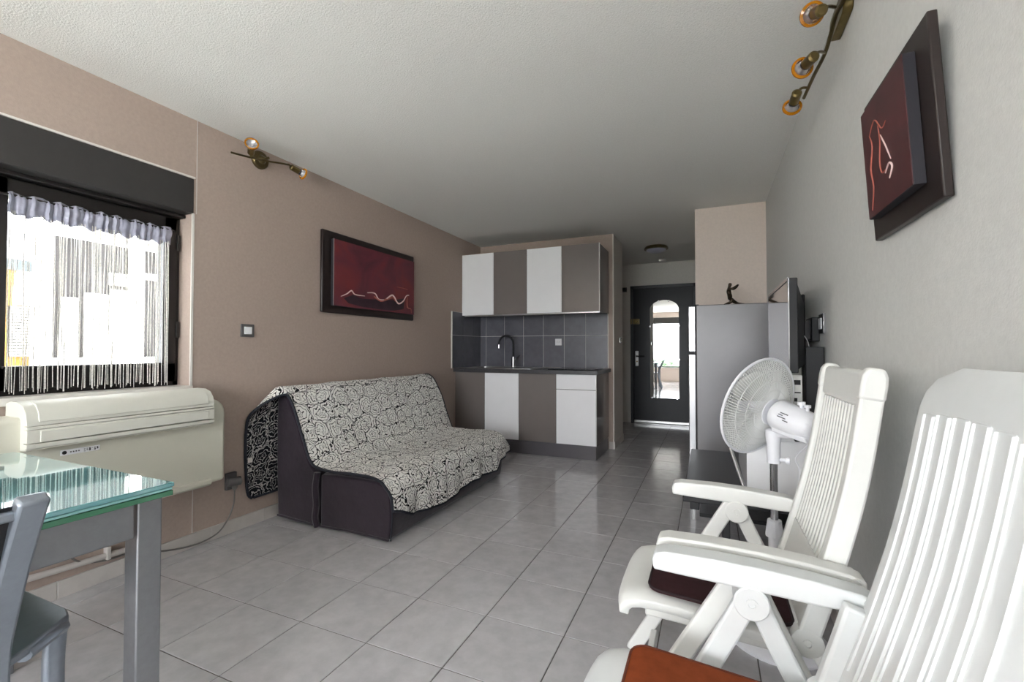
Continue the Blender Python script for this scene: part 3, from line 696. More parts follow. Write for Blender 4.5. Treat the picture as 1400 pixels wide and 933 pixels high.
ppp = thing('wall_pipe', 'thin painted pipe running along the taupe wall above the skirting', 'pipe', (XL, .9, .12))
obj('tube', bm, 'pipe', ppp)
for y in (.75, 1.22): obj('clip', B(((XL, y - .008, .105), (XL + .034, y + .008, .165))), 'pipe', ppp, bev=.002)

# ================================================================== SOFA AND THROW
SY0, SY1 = 2.105, 3.74
sf = thing('sofa', 'low plum velour sofa bed standing against the taupe wall', 'sofa', (-2.1, (SY0 + SY1) / 2, 0))
bk = [(-2.585, .028), (-2.603, .30), (-2.605, .62), (-2.600, .79), (-2.56, .822), (-2.51, .80), (-2.475, .742), (-2.42, .645), (-2.36, .51), (-2.30, .385), (-2.250, .335), (-2.232, .2), (-2.232, .012)]
def soft_prism(xz, y0, y1, ny, amp, seed):
    """an upholstered block: side faces pulled slightly uneven"""
    rnd = random.Random(seed); bm = bmesh.new(); rings = []
    for j in range(ny + 1):
        y = y0 + (y1 - y0) * j / ny
        e = min(j, ny - j); ins = .012 if e == 0 else 0
        cx = sum(p[0] for p in xz) / len(xz); cz = sum(p[1] for p in xz) / len(xz)
        rings.append([bm.verts.new((x + (cx - x) * ins * 2 + rnd.uniform(-amp, amp) * .4, y, z + (cz - z) * ins * 2 * (z > .05))) for x, z in xz])
    n = len(xz)
    for a, b in zip(rings, rings[1:]):
        for i in range(n): bm.faces.new((a[i], a[(i+1) % n], b[(i+1) % n], b[i]))
    bm.faces.new(rings[0][::-1]); bm.faces.new(rings[-1]); return bm
obj('backrest', soft_prism(bk, SY0, SY1, 14, .006, 1), 'plum', sf, bev=.012, smooth=50, seg=3)
st_ = [(-2.226, .008), (-2.226, .33), (-2.10, .338), (-1.90, .340), (-1.78, .335), (-1.72, .318), (-1.684, .285), (-1.672, .2), (-1.676, .08), (-1.69, .008)]
obj('seat_base', soft_prism(st_, SY0 + .004, SY1 - .12, 12, .005, 2), 'plum', sf, bev=.012, smooth=50, seg=3)
obj('seat_cushion', soft_prism([(-2.22, .20), (-2.22, .335), (-2.10, .343), (-1.90, .345), (-1.76, .338), (-1.70, .31), (-1.69, .2)], SY0 + .02, SY1, 12, .004, 3), 'plum', sf, bev=.012, smooth=50)
bm = bmesh.new(); add_tube(bm, smooth_path([(-2.238, SY0 - .002, .34), (-2.243, SY0 - .012, .25), (-2.236, SY0 - .010, .15), (-2.243, SY0 - .012, .07), (-2.234, SY0 - .004, .01)], 5), .020, 8); obj('gap_flap', bm, 'plum', sf)
bm = bmesh.new()
add_tube(bm, [(-2.58, SY0 - .002, .03), (-2.4, SY0 - .004, .02), (-2.25, SY0 - .002, .014)], .007, 6)
add_tube(bm, [(-2.21, SY0 - .002, .014), (-1.95, SY0 - .004, .022), (-1.69, SY0 - .001, .012)], .007, 6); obj('hem', bm, 'plum', sf)
bm = bmesh.new(); add_tube(bm, [(-1.676, SY0 + .002, .01), (-1.665, SY0 + .002, .15), (-1.678, SY0 + .002, .29)], .004, 6); obj('corner_seam', bm, 'navy', sf)

def interp(tab, x):
    if x <= tab[0][0]: return tab[0][1]
    for (a, b), (c, d) in zip(tab, tab[1:]):
        if x <= c: return b + (d - b) * (x - a) / (c - a)
    return tab[-1][1]
hem = [(2.06, .20), (2.14, .175), (2.27, .115), (2.5, .088), (2.68, .085), (2.85, .10), (3.04, .118), (3.25, .112), (3.40, .10), (3.46, .15), (3.6, .17), (3.8, .19)]
#        x       z     left edge  right edge
prof = [(-2.632, .175, 1.955, 3.72), (-2.634, .23, 1.93, 3.73), (-2.633, .45, 1.915, 3.73), (-2.632, .66, 1.912, 3.73), (-2.630, .735, 1.915, 3.73), (-2.622, .80, 1.918, 3.73),
        (-2.590, .846, 1.925, 3.73), (-2.54, .855, 1.985, 3.74), (-2.485, .822, 2.075, 3.745), (-2.445, .755, 2.088, 3.76), (-2.40, .66, 2.090, 3.77), (-2.345, .54, 2.088, 3.775),
        (-2.285, .42, 2.085, 3.775), (-2.22, .372, 2.083, 3.78), (-2.08, .362, 2.080, 3.79), (-1.92, .364, 2.078, 3.80), (-1.80, .362, 2.076, 3.80), (-1.72, .345, 2.075, 3.79), (-1.672, .305, 2.075, 3.775)]
pp = smooth_path([Vector((a, b, c)) for a, b, c, d in prof], 4)
qq = smooth_path([Vector((a, b, d)) for a, b, c, d in prof], 4)
nb = 14
bm = bmesh.new(); uvl = bm.loops.layers.uv.new('UVMap'); NY = 110; G = []; UV = {}
def wr_noise(a, b): return math.sin(a * 11 + 1.7 * math.sin(b * 7)) * .5 + math.sin(a * 23 + b * 17) * .3 + math.sin(b * 29 - a * 9) * .25
L_ = [0]
for i in range(1, len(pp)): L_.append(L_[-1] + (Vector((pp[i].x, pp[i].y)) - Vector((pp[i-1].x, pp[i-1].y))).length)
rows = len(pp) + nb
for j in range(NY + 1):
    t = j / NY; col = []
    for i in range(rows):
        if i < len(pp):
            a, b = pp[i], qq[i]; x, z = a.x, a.y; y = a.z + (b.z - a.z) * t; s = L_[i]
            # normal of the profile
            p0, p1 = pp[max(i-1, 0)], pp[min(i+1, len(pp)-1)]; d = Vector((p1.x - p0.x, p1.y - p0.y)); d.normalize(); nx, nz_ = -d.y, d.x
            if x > -2.6:
                k = wr_noise(y, s) * .006 + .004
                x += nx * k if nx > 0 else -nx * k * 0; z += abs(nz_) * k
            if x < -2.47 and y < 2.085: z = .175 + (z - .175) * (.68 - .85 * (2.085 - y)) / .68
            # sofa end: cloth drops over the far side
            if s > 1.0 and t > .94: z -= (t - .94) * 1.6 * min(1, (s - 1.0) * 3) * .9
        else:
            f = (i - len(pp) + 1) / nb; a, b = pp[-1], qq[-1]
            y = a.z + (b.z - a.z) * t + .0 * f; zb = interp(hem, y)
            z = a.y + (zb - a.y) * f; x = a.x + .020 * math.sin(min(1, f * 2.2) * PI / 2) + .013 * f * (1 + math.sin(y * 15 + 1.2 * math.sin(y * 6))) + .006 * math.sin(y * 37) * f
            if t > .94: z -= (t - .94) * 1.2 * (1 - f) * .9; 
            if t > .9: x -= (t - .9) * .3
            s = L_[-1] + (a.y - z)
        v = bm.verts.new((x, y, z)); UV[v] = (y, s); col.append(v)
    G.append(col)
for j in range(NY):
    for i in range(rows - 1):
        f = bm.faces.new((G[j][i], G[j+1][i], G[j+1][i+1], G[j][i+1]))
        for lp_ in f.loops: lp_[uvl].uv = UV[lp_.vert]
edge = [v.co.copy() for v in G[0]] + [G[j][-1].co.copy() for j in range(1, NY)] + [v.co.copy() for v in G[NY][::-1]] + [G[j][0].co.copy() for j in range(NY - 1, 0, -1)]
th = thing('throw', 'white rose-print quilted throw with dark navy edging spread over the sofa', 'throw', (-2.1, 2.9, .36))
me_off = th.location
bmesh.ops.translate(bm, verts=bm.verts, vec=-Vector(me_off))
bm.normal_update()
me = bpy.data.meshes.new('quilt'); bm.to_mesh(me); bm.free()
for p in me.polygons: p.use_smooth = True
me.materials.append(M['rose']); me.materials.append(M['rose_back'])
qo = bpy.data.objects.new('quilt', me); C.objects.link(qo); qo.parent = th
sd = qo.modifiers.new('thickness', 'SOLIDIFY'); sd.thickness = .007; sd.offset = 0; sd.material_offset = 1; sd.material_offset_rim = 1
QN = me.polygons[len(me.polygons) // 2].normal.copy()
if QN.z > 0: me.flip_normals()
bm = bmesh.new(); add_tube(bm, edge, .0085, 6, closed=True); obj('edge_binding', bm, 'navy', th, smooth=60)
obj('care_label', B(((-2.628, 1.925, .40), (-2.622, 1.952, .43))), 'bead', th, smooth=0)

# ================================================================== GLASS TABLE AND METAL CHAIR
TX0, TX1, TY0, TY1, TZ = -2.26, -1.345, -.30, .772, .74
tb = thing('dining_table', 'silver metal dining table with frosted aqua glass top', 'table', ((TX0 + TX1) / 2, (TY0 + TY1) / 2, 0))
gt = obj('glass_top', B(((TX0, TY0, TZ - .012), (TX1, TY1, TZ))), 'glass_top', tb, bev=.003)
obj('glass_edge', B(((TX0 + .003, TY0 + .003, TZ - .020), (TX1 - .003, TY1 - .003, TZ - .0125))), 'glass_edge2', tb, bev=.002)
obj('lower_glass', B(((TX0 + .002, TY0 + .002, TZ - .035), (TX1 - .002, TY1 - .002, TZ - .021))), 'glass_edge', tb, bev=.002)
a_ = .018
for (x0, x1, y0, y1) in ((TX1 - a_ - .03, TX1 - a_, TY0 + .08, TY1 - .085), (TX0 + a_, TX0 + a_ + .03, TY0 + .08, TY1 - .085), (TX0 + .08, TX1 - .085, TY1 - a_ - .03, TY1 - a_), (TX0 + .08, TX1 - .085, TY0 + a_, TY0 + a_ + .03)):
    obj('apron', B(((x0, y0, TZ - .125), (x1, y1, TZ - .036))), 'silver', tb, bev=.003)
for x in (TX0 + .015, TX1 - .085):
    for y in (TY0 + .015, TY1 - .085):
        obj('leg', B(((x + .008, y + .008, 0), (x + .066, y + .066, TZ - .036))), 'silver', tb, bev=.004)

ch = thing('metal_chair', 'silver metal chair with black backrest pushed up to the glass table', 'chair', (-1.5, .33, 0))
def bar_xz(pts, half, y0, y1, k=5):
    q = smooth_path([Vector((p[0], 0, p[1])) for p in pts], k); bm = bmesh.new()
    add_prism_y(bm, strip_outline([(p.x, p.z) for p in q], half), y0, y1); return bm
for yy in (.414, .185):
    obj('back_post', bar_xz([(-1.205, .815), (-1.265, .70), (-1.325, .56), (-1.36, .44), (-1.34, .25), (-1.27, 0)], .015, yy, yy + .047), 'silver_blue', ch, bev=.006)
bm = bmesh.new(); add_hull(bm, [(-1.228, .21, .80), (-1.218, .21, .805), (-1.30, .21, .60), (-1.312, .21, .60)], [(-1.228, .425, .80), (-1.218, .425, .805), (-1.30, .425, .60), (-1.312, .425, .60)])
obj('backrest', bm, 'black_uph', ch, bev=.004)
obj('top_rail', B(((-1.240, .20, .775), (-1.212, .43, .795))), 'silver_blue', ch, bev=.005)
bm = bmesh.new(); add_prism_z(bm, [(-1.36, .45), (-1.385, .50), (-1.46, .60), (-1.50, .612), (-1.80, .612), (-1.80, .06), (-1.50, .06), (-1.46, .07), (-1.385, .17), (-1.36, .22)], .425, .446); obj('seat', bm, 'silver_blue', ch, bev=.005)
for yy, s_ in ((.585, 1), (.085, -1)):
    bm = bmesh.new(); add_tube(bm, smooth_path([(-1.40, yy - .09 * s_, .425), (-1.455, yy - .01 * s_, .425), (-1.485, yy, .40), (-1.495, yy, .30), (-1.48, yy, .12), (-1.46, yy, 0)], 5), .021, 10, rb=.016); obj('leg', bm, 'silver_blue', ch)
    bm = bmesh.new(); add_tube(bm, smooth_path([(-1.76, yy, .425), (-1.775, yy, .39), (-1.78, yy, .2), (-1.79, yy, 0)], 5), .016, 10); obj('leg', bm, 'silver_blue', ch)

# ================================================================== WHITE RESIN ARMCHAIRS
RAIL = [(.196, .385), (.215, .45), (.245, .55), (.272, .65), (.298, .76), (.318, .87), (.334, .98), (.345, 1.06)]
rail_s = smooth_path([Vector((a, 0, b)) for a, b in RAIL], 5)
def rail_x(z):
    for p, q in zip(rail_s, rail_s[1:]):
        if p.z <= z <= q.z: return p.x + (q.x - p.x) * (z - p.z) / (q.z - p.z)
    return rail_s[0].x if z < rail_s[0].z else rail_s[-1].x
def rail_cut(z0, z1, n=10): return [Vector((rail_x(z0 + (z1 - z0) * i / n), z0 + (z1 - z0) * i / n)) for i in range(n + 1)]
def arm_chair(label, yc, m, cush, pipe, ribbed, turned=0):
    hw = .255
    t = thing('resin_armchair', label, 'chair', (.05, yc, 0), 'white folding armchairs along the pale wall')
    for s in (-1, 1):
        ya = yc + s * hw
        # armrest
        top = [(-.128, .612), (-.122, .628), (-.10, .634), (0, .6355), (.1, .632), (.2, .624), (.275, .614), (.305, .603), (.305, .585)]
        bot = [(.29, .577), (.2, .576), (.1, .581), (0, .585), (-.08, .588), (-.125, .590)]
        bm = bmesh.new(); add_prism_y(bm, top + bot, ya - .029, ya + .029); ar = obj('armrest', bm, m, t, bev=.006, seg=3)
        bm = bmesh.new()
        for q in (-1, 1): add_lathe(bm, (.285, ya + q * .029, .598), (0, q, 0), [(-.002, .011), (.003, .011), (.003, .008), (.001, .007), (.001, 0)], 16)
        obj('bolt', bm, m, ar)
        # crossing legs below the pivot
        pv = (.078, .555)
        yl = ya - .004
        obj('leg', bar_xz([(pv[0] + .006, pv[1] + .03), (-.02, .375), (-.12, .2), (-.235, 0)] if not ribbed else [(pv[0] - .012, pv[1] + .03), (-.052, .38), (-.155, .2), (-.27, 0)], .023, yl - .021, yl + .003), m, t, bev=.005)
        obj('leg', bar_xz([(pv[0] - .006, pv[1] + .03), (.165, .39), (.27, .2), (.385, 0)], .022, yl + .003, yl + .025), m, t, bev=.005)
        bm = bmesh.new(); add_lathe(bm, (pv[0], ya - .032, pv[1]), (0, 1, 0), [(0, .033), (.003, .036), (.060, .036), (.063, .033)], 22)
        pvv = obj('pivot_plate', bm, m, t)
        bm = bmesh.new(); add_lathe(bm, (pv[0], ya - .032, pv[1]), (0, -1, 0), [(-.001, .0125), (.003, .0125), (.003, .007), (.0005, .006), (.0005, 0)], 16); obj('bolt', bm, m, pvv)
        # back rail
        yr_ = yc + s * (hw - .052)
        if ribbed:
            bm = bmesh.new(); add_prism_y(bm, strip_outline(rail_cut(.39, 1.0, 16), .0235), yr_ - .016, yr_ + .016); obj('back_rail', bm, m, t, bev=.006)
            bm = bmesh.new(); add_prism_y(bm, strip_outline(rail_cut(.985, 1.06, 4), [.0255, .0255, .026, .0245, .016]), yr_ - .0185, yr_ + .0185); obj('rail_cap', bm, m, t, bev=.008)
        else:
            bm = bmesh.new(); add_prism_y(bm, strip_outline(rail_cut(.39, .60, 8), .0225), yr_ - .016, yr_ + .016); obj('back_rail', bm, m, t, bev=.006)
        bm = bmesh.new(); add_lathe(bm, (.205, yr_ - .017, .412), (0, 1, 0), [(0, .030), (.003, .034), (.031, .034), (.034, .030)], 20); pj = obj('seat_pivot', bm, m, t)
        bm = bmesh.new(); add_lathe(bm, (.205, yr_ - .017, .412), (0, -1, 0), [(-.001, .011), (.004, .011), (.004, .007), (.001, .006), (.001, 0)], 14); obj('bolt', bm, m, pj)
        # seat side rail
        ys = yc + s * (hw - .095)
        obj('seat_rail', bar_xz([(-.17, .392), (-.05, .388), (.08, .376), (.2, .372)], .024, ys - .014, ys + .014), m, t, bev=.005)
    # cross bars
    for (x, z) in ((-.19, .08), (.34, .08)):
        obj('crossbar', B(((x - .012, yc - hw + .02, z - .018), (x + .012, yc + hw - .02, z + .018))), m, t, bev=.005)
    # seat: waterfall front, slightly dished
    ws = hw - .068; bm = bmesh.new(); g = []
    sx = [(-.258, .382), (-.252, .402), (-.236, .418), (-.205, .427), (-.16, .430), (-.08, .424), (.0, .416), (.1, .408), (.19, .405)]
    ring = []
    for k in range(13):
        u = -1 + 2 * k / 12; edge_ = .0 if abs(u) < .95 else -.012
        fx_ = .02 * (abs(u) ** 3)
        ring.append([bm.verts.new((x + fx_ * (1 if x < -.1 else 0), yc + u * ws * (1.03 if x < -.1 else 1), z + edge_ - .006 * (1 - u * u))) for x, z in sx])
    for a, b in zip(ring, ring[1:]):
        for i in range(len(sx) - 1): bm.faces.new((a[i], b[i], b[i+1], a[i+1]))
    so_ = obj('seat', bm, m, t, smooth=60); q = so_.modifiers.new('thick', 'SOLIDIFY'); q.thickness = .028; q.offset = -1
    bvm = so_.modifiers.new('bevel', 'BEVEL'); bvm.width = .006; bvm.segments = 2; bvm.limit_method = 'ANGLE'
    # flat tie-on cushion
    ox, w2_, l2_ = .012, ws * 1.84, .35
    bm = bmesh.new(); ol = rrect(l2_, w2_, .035, 6, ox, yc)
    def sz(x): return interp([(-.26, .43), (-.16, .432), (-.08, .428), (0, .42), (.1, .412), (.2, .409)], x) + .003
    n = len(ol); r0 = [bm.verts.new((x, y, sz(x) + .002)) for x, y in ol]; r1 = [bm.verts.new((x, y, sz(x) + .009)) for x, y in ol]
    r2 = [bm.verts.new((ox + (x - ox) * .9, yc + (y - yc) * .92, sz(x) + .013)) for x, y in ol]
    for a, b in ((r0, r1), (r1, r2)):
        for i in range(n): bm.faces.new((a[i], a[(i+1) % n], b[(i+1) % n], b[i]))
    bm.faces.new(r0[::-1]); bm.faces.new(r2)
    cz_ = tag(obj('seat_cushion', bm, cush, smooth=60), 'thin ' + ('dark aubergine' if ribbed else 'rust orange') + ' seat cushion lying on the ' + ('ribbed' if ribbed else 'smooth-backed') + ' white armchair', 'cushion')
    bm = bmesh.new(); add_tube(bm, [(x, y, sz(x) + .009) for x, y in ol], .003, 6, closed=True); obj('piping', bm, pipe, cz_)
    # back panel
    hwp = hw - .069
    if ribbed:
        def slab(z0, z1, d0, d1, y0, y1, n=12):
            c_ = rail_cut(z0, z1, n); L1 = []; L2 = []
            for i, p in enumerate(c_):
                q = c_[min(i + 1, n)] - c_[max(i - 1, 0)]; q.normalize(); nrm = Vector((-q.y, q.x))
                L1.append(p + nrm * d0); L2.append(p + nrm * d1)
            bm = bmesh.new(); add_prism_y(bm, [tuple(p) for p in L1 + L2[::-1]], y0, y1); return bm
        obj('back_panel', slab(.50, .99, -.006, .004, yc - hwp, yc + hwp), m, t)
        obj('lower_panel', slab(.42, .575, -.008, .012, yc - hwp, yc + hwp), m, t, bev=.003)
        nr = 13; p_ = 2 * hwp / nr
        for k in range(nr):
            y = yc - hwp + p_ * (k + .5)
            obj('rib', slab(.575, .965, .003, .012, y - p_ * .30, y + p_ * .30), m, t, bev=.003)
        obj('headrest', slab(.965, 1.052, -.016, .018, yc - hwp, yc + hwp, 6), m, t, bev=.012, seg=4)
    else:
        W = hw - .036
        def rail2(z): return rail_x(z) + .014 + .03 * (z - .4)
        def shell(w, ztop, rc, z0, d, nrow=30, ncol=22, y_in=0):
            """a curved sheet between z0 and ztop with rounded top corners, d out of the rail line"""
            bm = bmesh.new(); g_ = []
            for i in range(nrow + 1):
                z = z0 + (ztop - z0) * i / nrow
                ww = w
                if z > ztop - rc: ww = w - rc + math.sqrt(max(0, rc * rc - (z - ztop + rc) ** 2)) * (1 if i < nrow else 1)
                row = []
                for k in range(ncol + 1):
                    u = -1 + 2 * k / ncol; y = yc + u * ww
                    bow = .010 * (abs((y - yc) / W) ** 4)
                    x = rail2(z) - d + bow + (.02 * max(0, (z - ztop + .06) / .06) ** 2)
                    row.append(bm.verts.new((x, y, z)))
                g_.append(row)
            for i in range(nrow):
                for k in range(ncol): bm.faces.new((g_[i][k], g_[i][k+1], g_[i+1][k+1], g_[i+1][k]))
            return bm
        o = obj('back_panel', shell(W, 1.066, .11, .42, .004), m, t, smooth=60); q = o.modifiers.new('thick', 'SOLIDIFY'); q.thickness = .022; q.offset = 0
        bvm = o.modifiers.new('bevel', 'BEVEL'); bvm.width = .007; bvm.segments = 3; bvm.limit_method = 'ANGLE'
        wi = W - .050; n = 6; pz = 2 * wi / n
        for k in range(n):
            y0, y1 = yc - wi + pz * k + .006, yc - wi + pz * (k + 1) - .006
            def slat(z0, z1, d0, d1, ya_, yb_):
                bm = bmesh.new(); A = []
                for i in range(17):
                    z = z0 + (z1 - z0) * i / 16; r = []
                    for (d, y) in ((d0, ya_), (d1, ya_ + .003), (d1, yb_ - .003), (d0, yb_)):
                        r.append(bm.verts.new((rail2(z) - d + .010 * abs((y - yc) / W) ** 4, y, z)))
                    A.append(r)
                for a, b in zip(A, A[1:]):
                    for j in range(4): bm.faces.new((a[j], a[(j+1) % 4], b[(j+1) % 4], b[j]))
                bm.faces.new(A[0][::-1]); bm.faces.new(A[-1]); return bm
            yc_ = (y0 + y1) / 2; zt = .985 + .012 * (1 - ((yc_ - yc) / wi) ** 2)
            obj('slat', slat(.50, zt, .010, .0168, y0, y1), m, t, bev=.002)
            for yq in (y0 - .001, y1 - .007): obj('ridge', slat(.50, zt - .002, .010, .0205, yq, yq + .007), m, t, bev=.0015)
    return t
arm_chair('white resin armchair with narrow-ribbed back and plain headrest', 1.480, 'white_plastic', 'cushion_dark', 'piping_dark', True)
arm_chair('white resin armchair with rounded smooth back of broad slats', .880, 'white_plastic2', 'cushion_rust', 'piping_rust', False)

# ================================================================== PEDESTAL FAN
FXp, FYp = .221, 2.0
fn = thing('pedestal_fan', 'white pedestal fan with wire guard beside the ribbed white armchair', 'fan', (FXp, FYp, 0))
bm = bmesh.new(); add_lathe(bm, (FXp, FYp, 0), (0, 0, 1), [(0, .17), (.012, .175), (.025, .16), (.045, .06), (.06, .035), (.075, .034)], 32); obj('base', bm, 'fan_white', fn)
bm = bmesh.new(); add_lathe(bm, (FXp, FYp, .07), (0, 0, 1), [(0, .021), (.33, .021)], 18); obj('lower_tube', bm, 'fan_white', fn)
bm = bmesh.new(); add_lathe(bm, (FXp, FYp, .385), (0, 0, 1), [(0, .022), (.004, .031), (.012, .031), (.05, .026), (.066, .024), (.068, .014)], 14); obj('locking_collar', bm, 'fan_white', fn, smooth=20)
bm = bmesh.new(); add_lathe(bm, (FXp, FYp, .44), (0, 0, 1), [(0, .0135), (.24, .0135)], 16); obj('upper_tube', bm, 'chrome', fn)
bm = bmesh.new(); add_lathe(bm, (FXp, FYp, .668), (0, 0, 1), [(0, .023), (.07, .023), (.1, .028), (.125, .028), (.13, .02)], 16); nk = obj('neck', bm, 'fan_white', fn)
bm = bmesh.new(); add_lathe(bm, (FXp + .03, FYp - .01, .683), (1, -.2, 0), [(-.012, .007), (.008, .007), (.01, .014), (.022, .014)], 12); obj('neck_knob', bm, 'fan_white', nk)
rv = Vector((_c, _s, 0)); fv = Vector((FXp, FYp, -.2)).normalized(); upv = rv.cross(fv).normalized(); rv = fv.cross(upv).normalized()
NF = (.80 * (-.905 * rv + .425 * upv) + .60 * fv).normalized()     # direction the fan blows
hub = pl(1037, 556, Y=FYp + .055)
mb = pl(1102, 582, Y=FYp - .045); axis = (hub - mb).normalized(); axis = (axis * .35 + NF * .65).normalized()
tail = hub - axis * .235
bm = bmesh.new(); add_lathe(bm, tail, axis, [(0, .030), (.006, .044), (.02, .052), (.06, .058), (.13, .060), (.150, .058), (.158, .050), (.160, .02)], 28); mt = obj('motor_housing', bm, 'fan_white', fn)
bm = bmesh.new()
a0, b0 = frame_of(axis)
for k in range(14):
    an = 2 * PI * k / 14; d_ = a0 * math.cos(an) + b0 * math.sin(an); tg = a0 * -math.sin(an) + b0 * math.cos(an)
    for (t_, r_) in ((-.0005, .018), (-.0005, .027)):
        add_tube(bm, [tail + axis * t_ + d_ * r_ - tg * .003, tail + axis * t_ + d_ * r_ + tg * .003], .0012, 5)
    add_tube(bm, [tail + axis * .0065 + d_ * .0455, tail + axis * .016 + d_ * .0505], .0011, 5)
obj('vent_ribs', bm, 'fan_white', mt)
kq = tail + axis * .055 + Vector((0, 0, .058))
bm = bmesh.new(); add_lathe(bm, kq, (0, 0, 1), [(-.006, .007), (.012, .007), (.012, .013), (.024, .013)], 14); add_lathe(bm, kq - axis * .022, (0, 0, 1), [(-.006, .006), (.01, .006), (.01, .011), (.02, .011)], 14); obj('swing_knob', bm, 'fan_white', mt)
bm = bmesh.new(); pm = tail + axis * .085
add_tube(bm, [Vector((FXp, FYp, .785)), Vector((FXp, FYp, .80)) * .5 + (pm - P3(0, 0, .055)) * .5, pm - P3(0, 0, .04)], [.02, .024, .024], 12); obj('tilt_joint', bm, 'fan_white', nk)
bm = bmesh.new(); sdv = axis.cross(Vector((0, 0, 1))).normalized()
q0 = tail + axis * .0 - Vector((0, 0, .045))
add_hull(bm, [tail + axis * .01 + sdv * .04 - P3(0, 0, .05), tail + axis * .01 - sdv * .04 - P3(0, 0, .05), tail + axis * .15 - sdv * .04 - P3(0, 0, .062), tail + axis * .15 + sdv * .04 - P3(0, 0, .062)],
         [tail + axis * .02 + sdv * .045 - P3(0, 0, .03), tail + axis * .02 - sdv * .045 - P3(0, 0, .03), tail + axis * .15 - sdv * .045 - P3(0, 0, .035), tail + axis * .15 + sdv * .045 - P3(0, 0, .035)]); obj('lower_cover', bm, 'fan_white', mt, bev=.006)
bm = bmesh.new(); lv = -upv * .0; side = (-fv - axis * (-fv).dot(axis)).normalized()
lc = tail + axis * .09 + side * .0592; dn = axis.cross(side).normalized()
if dn.z > 0: dn = -dn
for r_, (a1, a2) in enumerate(((-.018, .012), (-.022, -.006), (-.024, .008), (.0, .02))):
    p_ = lc + dn * (-.012 + r_ * .008); e1 = p_ - axis * a1; e2 = p_ - axis * a2
    add_hull(bm, [e1 - dn * .0016, e2 - dn * .0016, e2 + dn * .0016, e1 + dn * .0016], [v_ + side * .0012 for v_ in (e1 - dn * .0016, e2 - dn * .0016, e2 + dn * .0016, e1 + dn * .0016)])
obj('printed_mark', bm, 'print', mt, smooth=0)
# guard: two wire domes about the rim
RG = .195; ag, bg_ = frame_of(axis); cc = hub
def gp(r, an, s):
    """point on the front (s=1) or back (s=-1) dome"""
    f_ = r / RG; dep = (.062 if s > 0 else .058) * (1 - f_ ** 2.6)
    return cc + axis * s * dep + (ag * math.cos(an) + bg_ * math.sin(an)) * r
bm = bmesh.new()
for s in (1, -1):
    r0 = .045 if s > 0 else .05; nw = 104
    for k in range(nw):
        an = 2 * PI * k / nw
        add_tube(bm, [gp(r0 + (RG - r0) * q / 6, an + .14 * q / 6 * s, s) for q in range(7)], .0017, 4)
    for r_ in (.05, .085, .12, .155): add_tube(bm, [gp(r_, 2 * PI * k / 40, s) for k in range(40)], .0015, 4, closed=True)
gd = obj('guard', bm, 'fan_wire', fn); gd['kind'] = 'stuff'
bm = bmesh.new(); add_tube(bm, [cc + (ag * math.cos(2 * PI * k / 48) + bg_ * math.sin(2 * PI * k / 48)) * (RG + .002) for k in range(48)], .0055, 8, closed=True); obj('rim', bm, 'fan_white', fn)
bm = bmesh.new(); add_lathe(bm, cc + axis * .056, axis, [(0, .047), (.004, .048), (.012, .04), (.014, 0)], 24); obj('front_badge', bm, 'fan_white', fn)
bm = bmesh.new(); add_lathe(bm, cc - axis * .06, axis, [(0, .052), (.006, .054), (.01, .05)], 24); obj('rear_plate', bm, 'fan_white', fn)
bm = bmesh.new(); add_lathe(bm, cc - axis * .03, axis, [(0, .03), (.05, .028), (.06, .015), (.062, 0)], 20); hb_ = obj('hub', bm, 'fan_white', fn)
for k in range(3):
    bm = bmesh.new(); A_ = []
    for i in range(9):
        r_ = .028 + .145 * i / 8; wd = .35 + .75 * math.sin(PI * min(1, (i + 1.5) / 10)); row = []
        for j in range(7):
            u = -.5 + j / 6; an = 2 * PI * k / 3 + u * wd * 1.25 + .25 * i / 8
            row.append(bm.verts.new(cc + axis * (u * .045 * (1 - .3 * i / 8)) + (ag * math.cos(an) + bg_ * math.sin(an)) * r_))
        A_.append(row)
    for a, b in zip(A_, A_[1:]):
        for j in range(6): bm.faces.new((a[j], a[j+1], b[j+1], b[j]))
    o = obj('blade', bm, 'fan_blade', fn, smooth=80); q = o.modifiers.new('thick', 'SOLIDIFY'); q.thickness = .002
bm = bmesh.new(); add_tube(bm, smooth_path([tail + axis * .02 - P3(0, 0, .05), (FXp + .07, FYp - .02, .70), (FXp + .085, FYp, .64), (FXp + .075, FYp, .52), (FXp + .07, FYp, .42), (FXp + .06, FYp + .01, .33), (FXp + .075, FYp + .03, .22), (FXp + .07, FYp + .06, .05), (FXp + .1, FYp + .12, .006)], 6), .0028, 6); obj('cord', bm, 'fan_white', fn)

# ================================================================== BLACK TABLE WITH TV CORNER
bt = thing('low_table', 'low black lacquered table in front of the grey fridge', 'table', (.17, 2.7, 0))
obj('top', B(((-.118, 2.19, .418), (.440, 3.22, .45))), 'black', bt, bev=.004)
for (x, y) in ((.06, 2.24), (.40, 2.24), (.06, 3.17), (.40, 3.17)):
    obj('leg', B(((x - .016, y - .016, 0), (x + .016, y + .016, .418))), 'black', bt, bev=.003)
obj('side_rail', B(((-.09, 2.26, .365), (-.05, 3.15, .418))), 'black', bt, bev=.003)
obj('shelf', B(((-.06, 2.75, .17), (.42, 3.2, .19))), 'black', bt, bev=.003)
obj('end_leg', B(((-.112, 3.18, 0), (-.095, 3.197, .418))), 'steel', bt, bev=.002)
wbx = thing('storage_box', 'white storage box standing on the low black table under the television', 'box', (.3, 2.62, .45))
obj('body', B(((.148, 2.30, .4505), (.436, 2.95, .70))), 'gloss_white', wbx, bev=.004)
obj('lid', B(((.144, 2.296, .7005), (.440, 2.954, .716))), 'gloss_white', wbx, bev=.003)
bm = bmesh.new(); add_tube(bm, [(.145, 2.26, .456), (.085, 2.36, .64)], .008, 10)
rod = thing('metal_rod', 'slim silver rod leaning over the low black table beside the white box', 'rod', (.145, 2.26, .45))
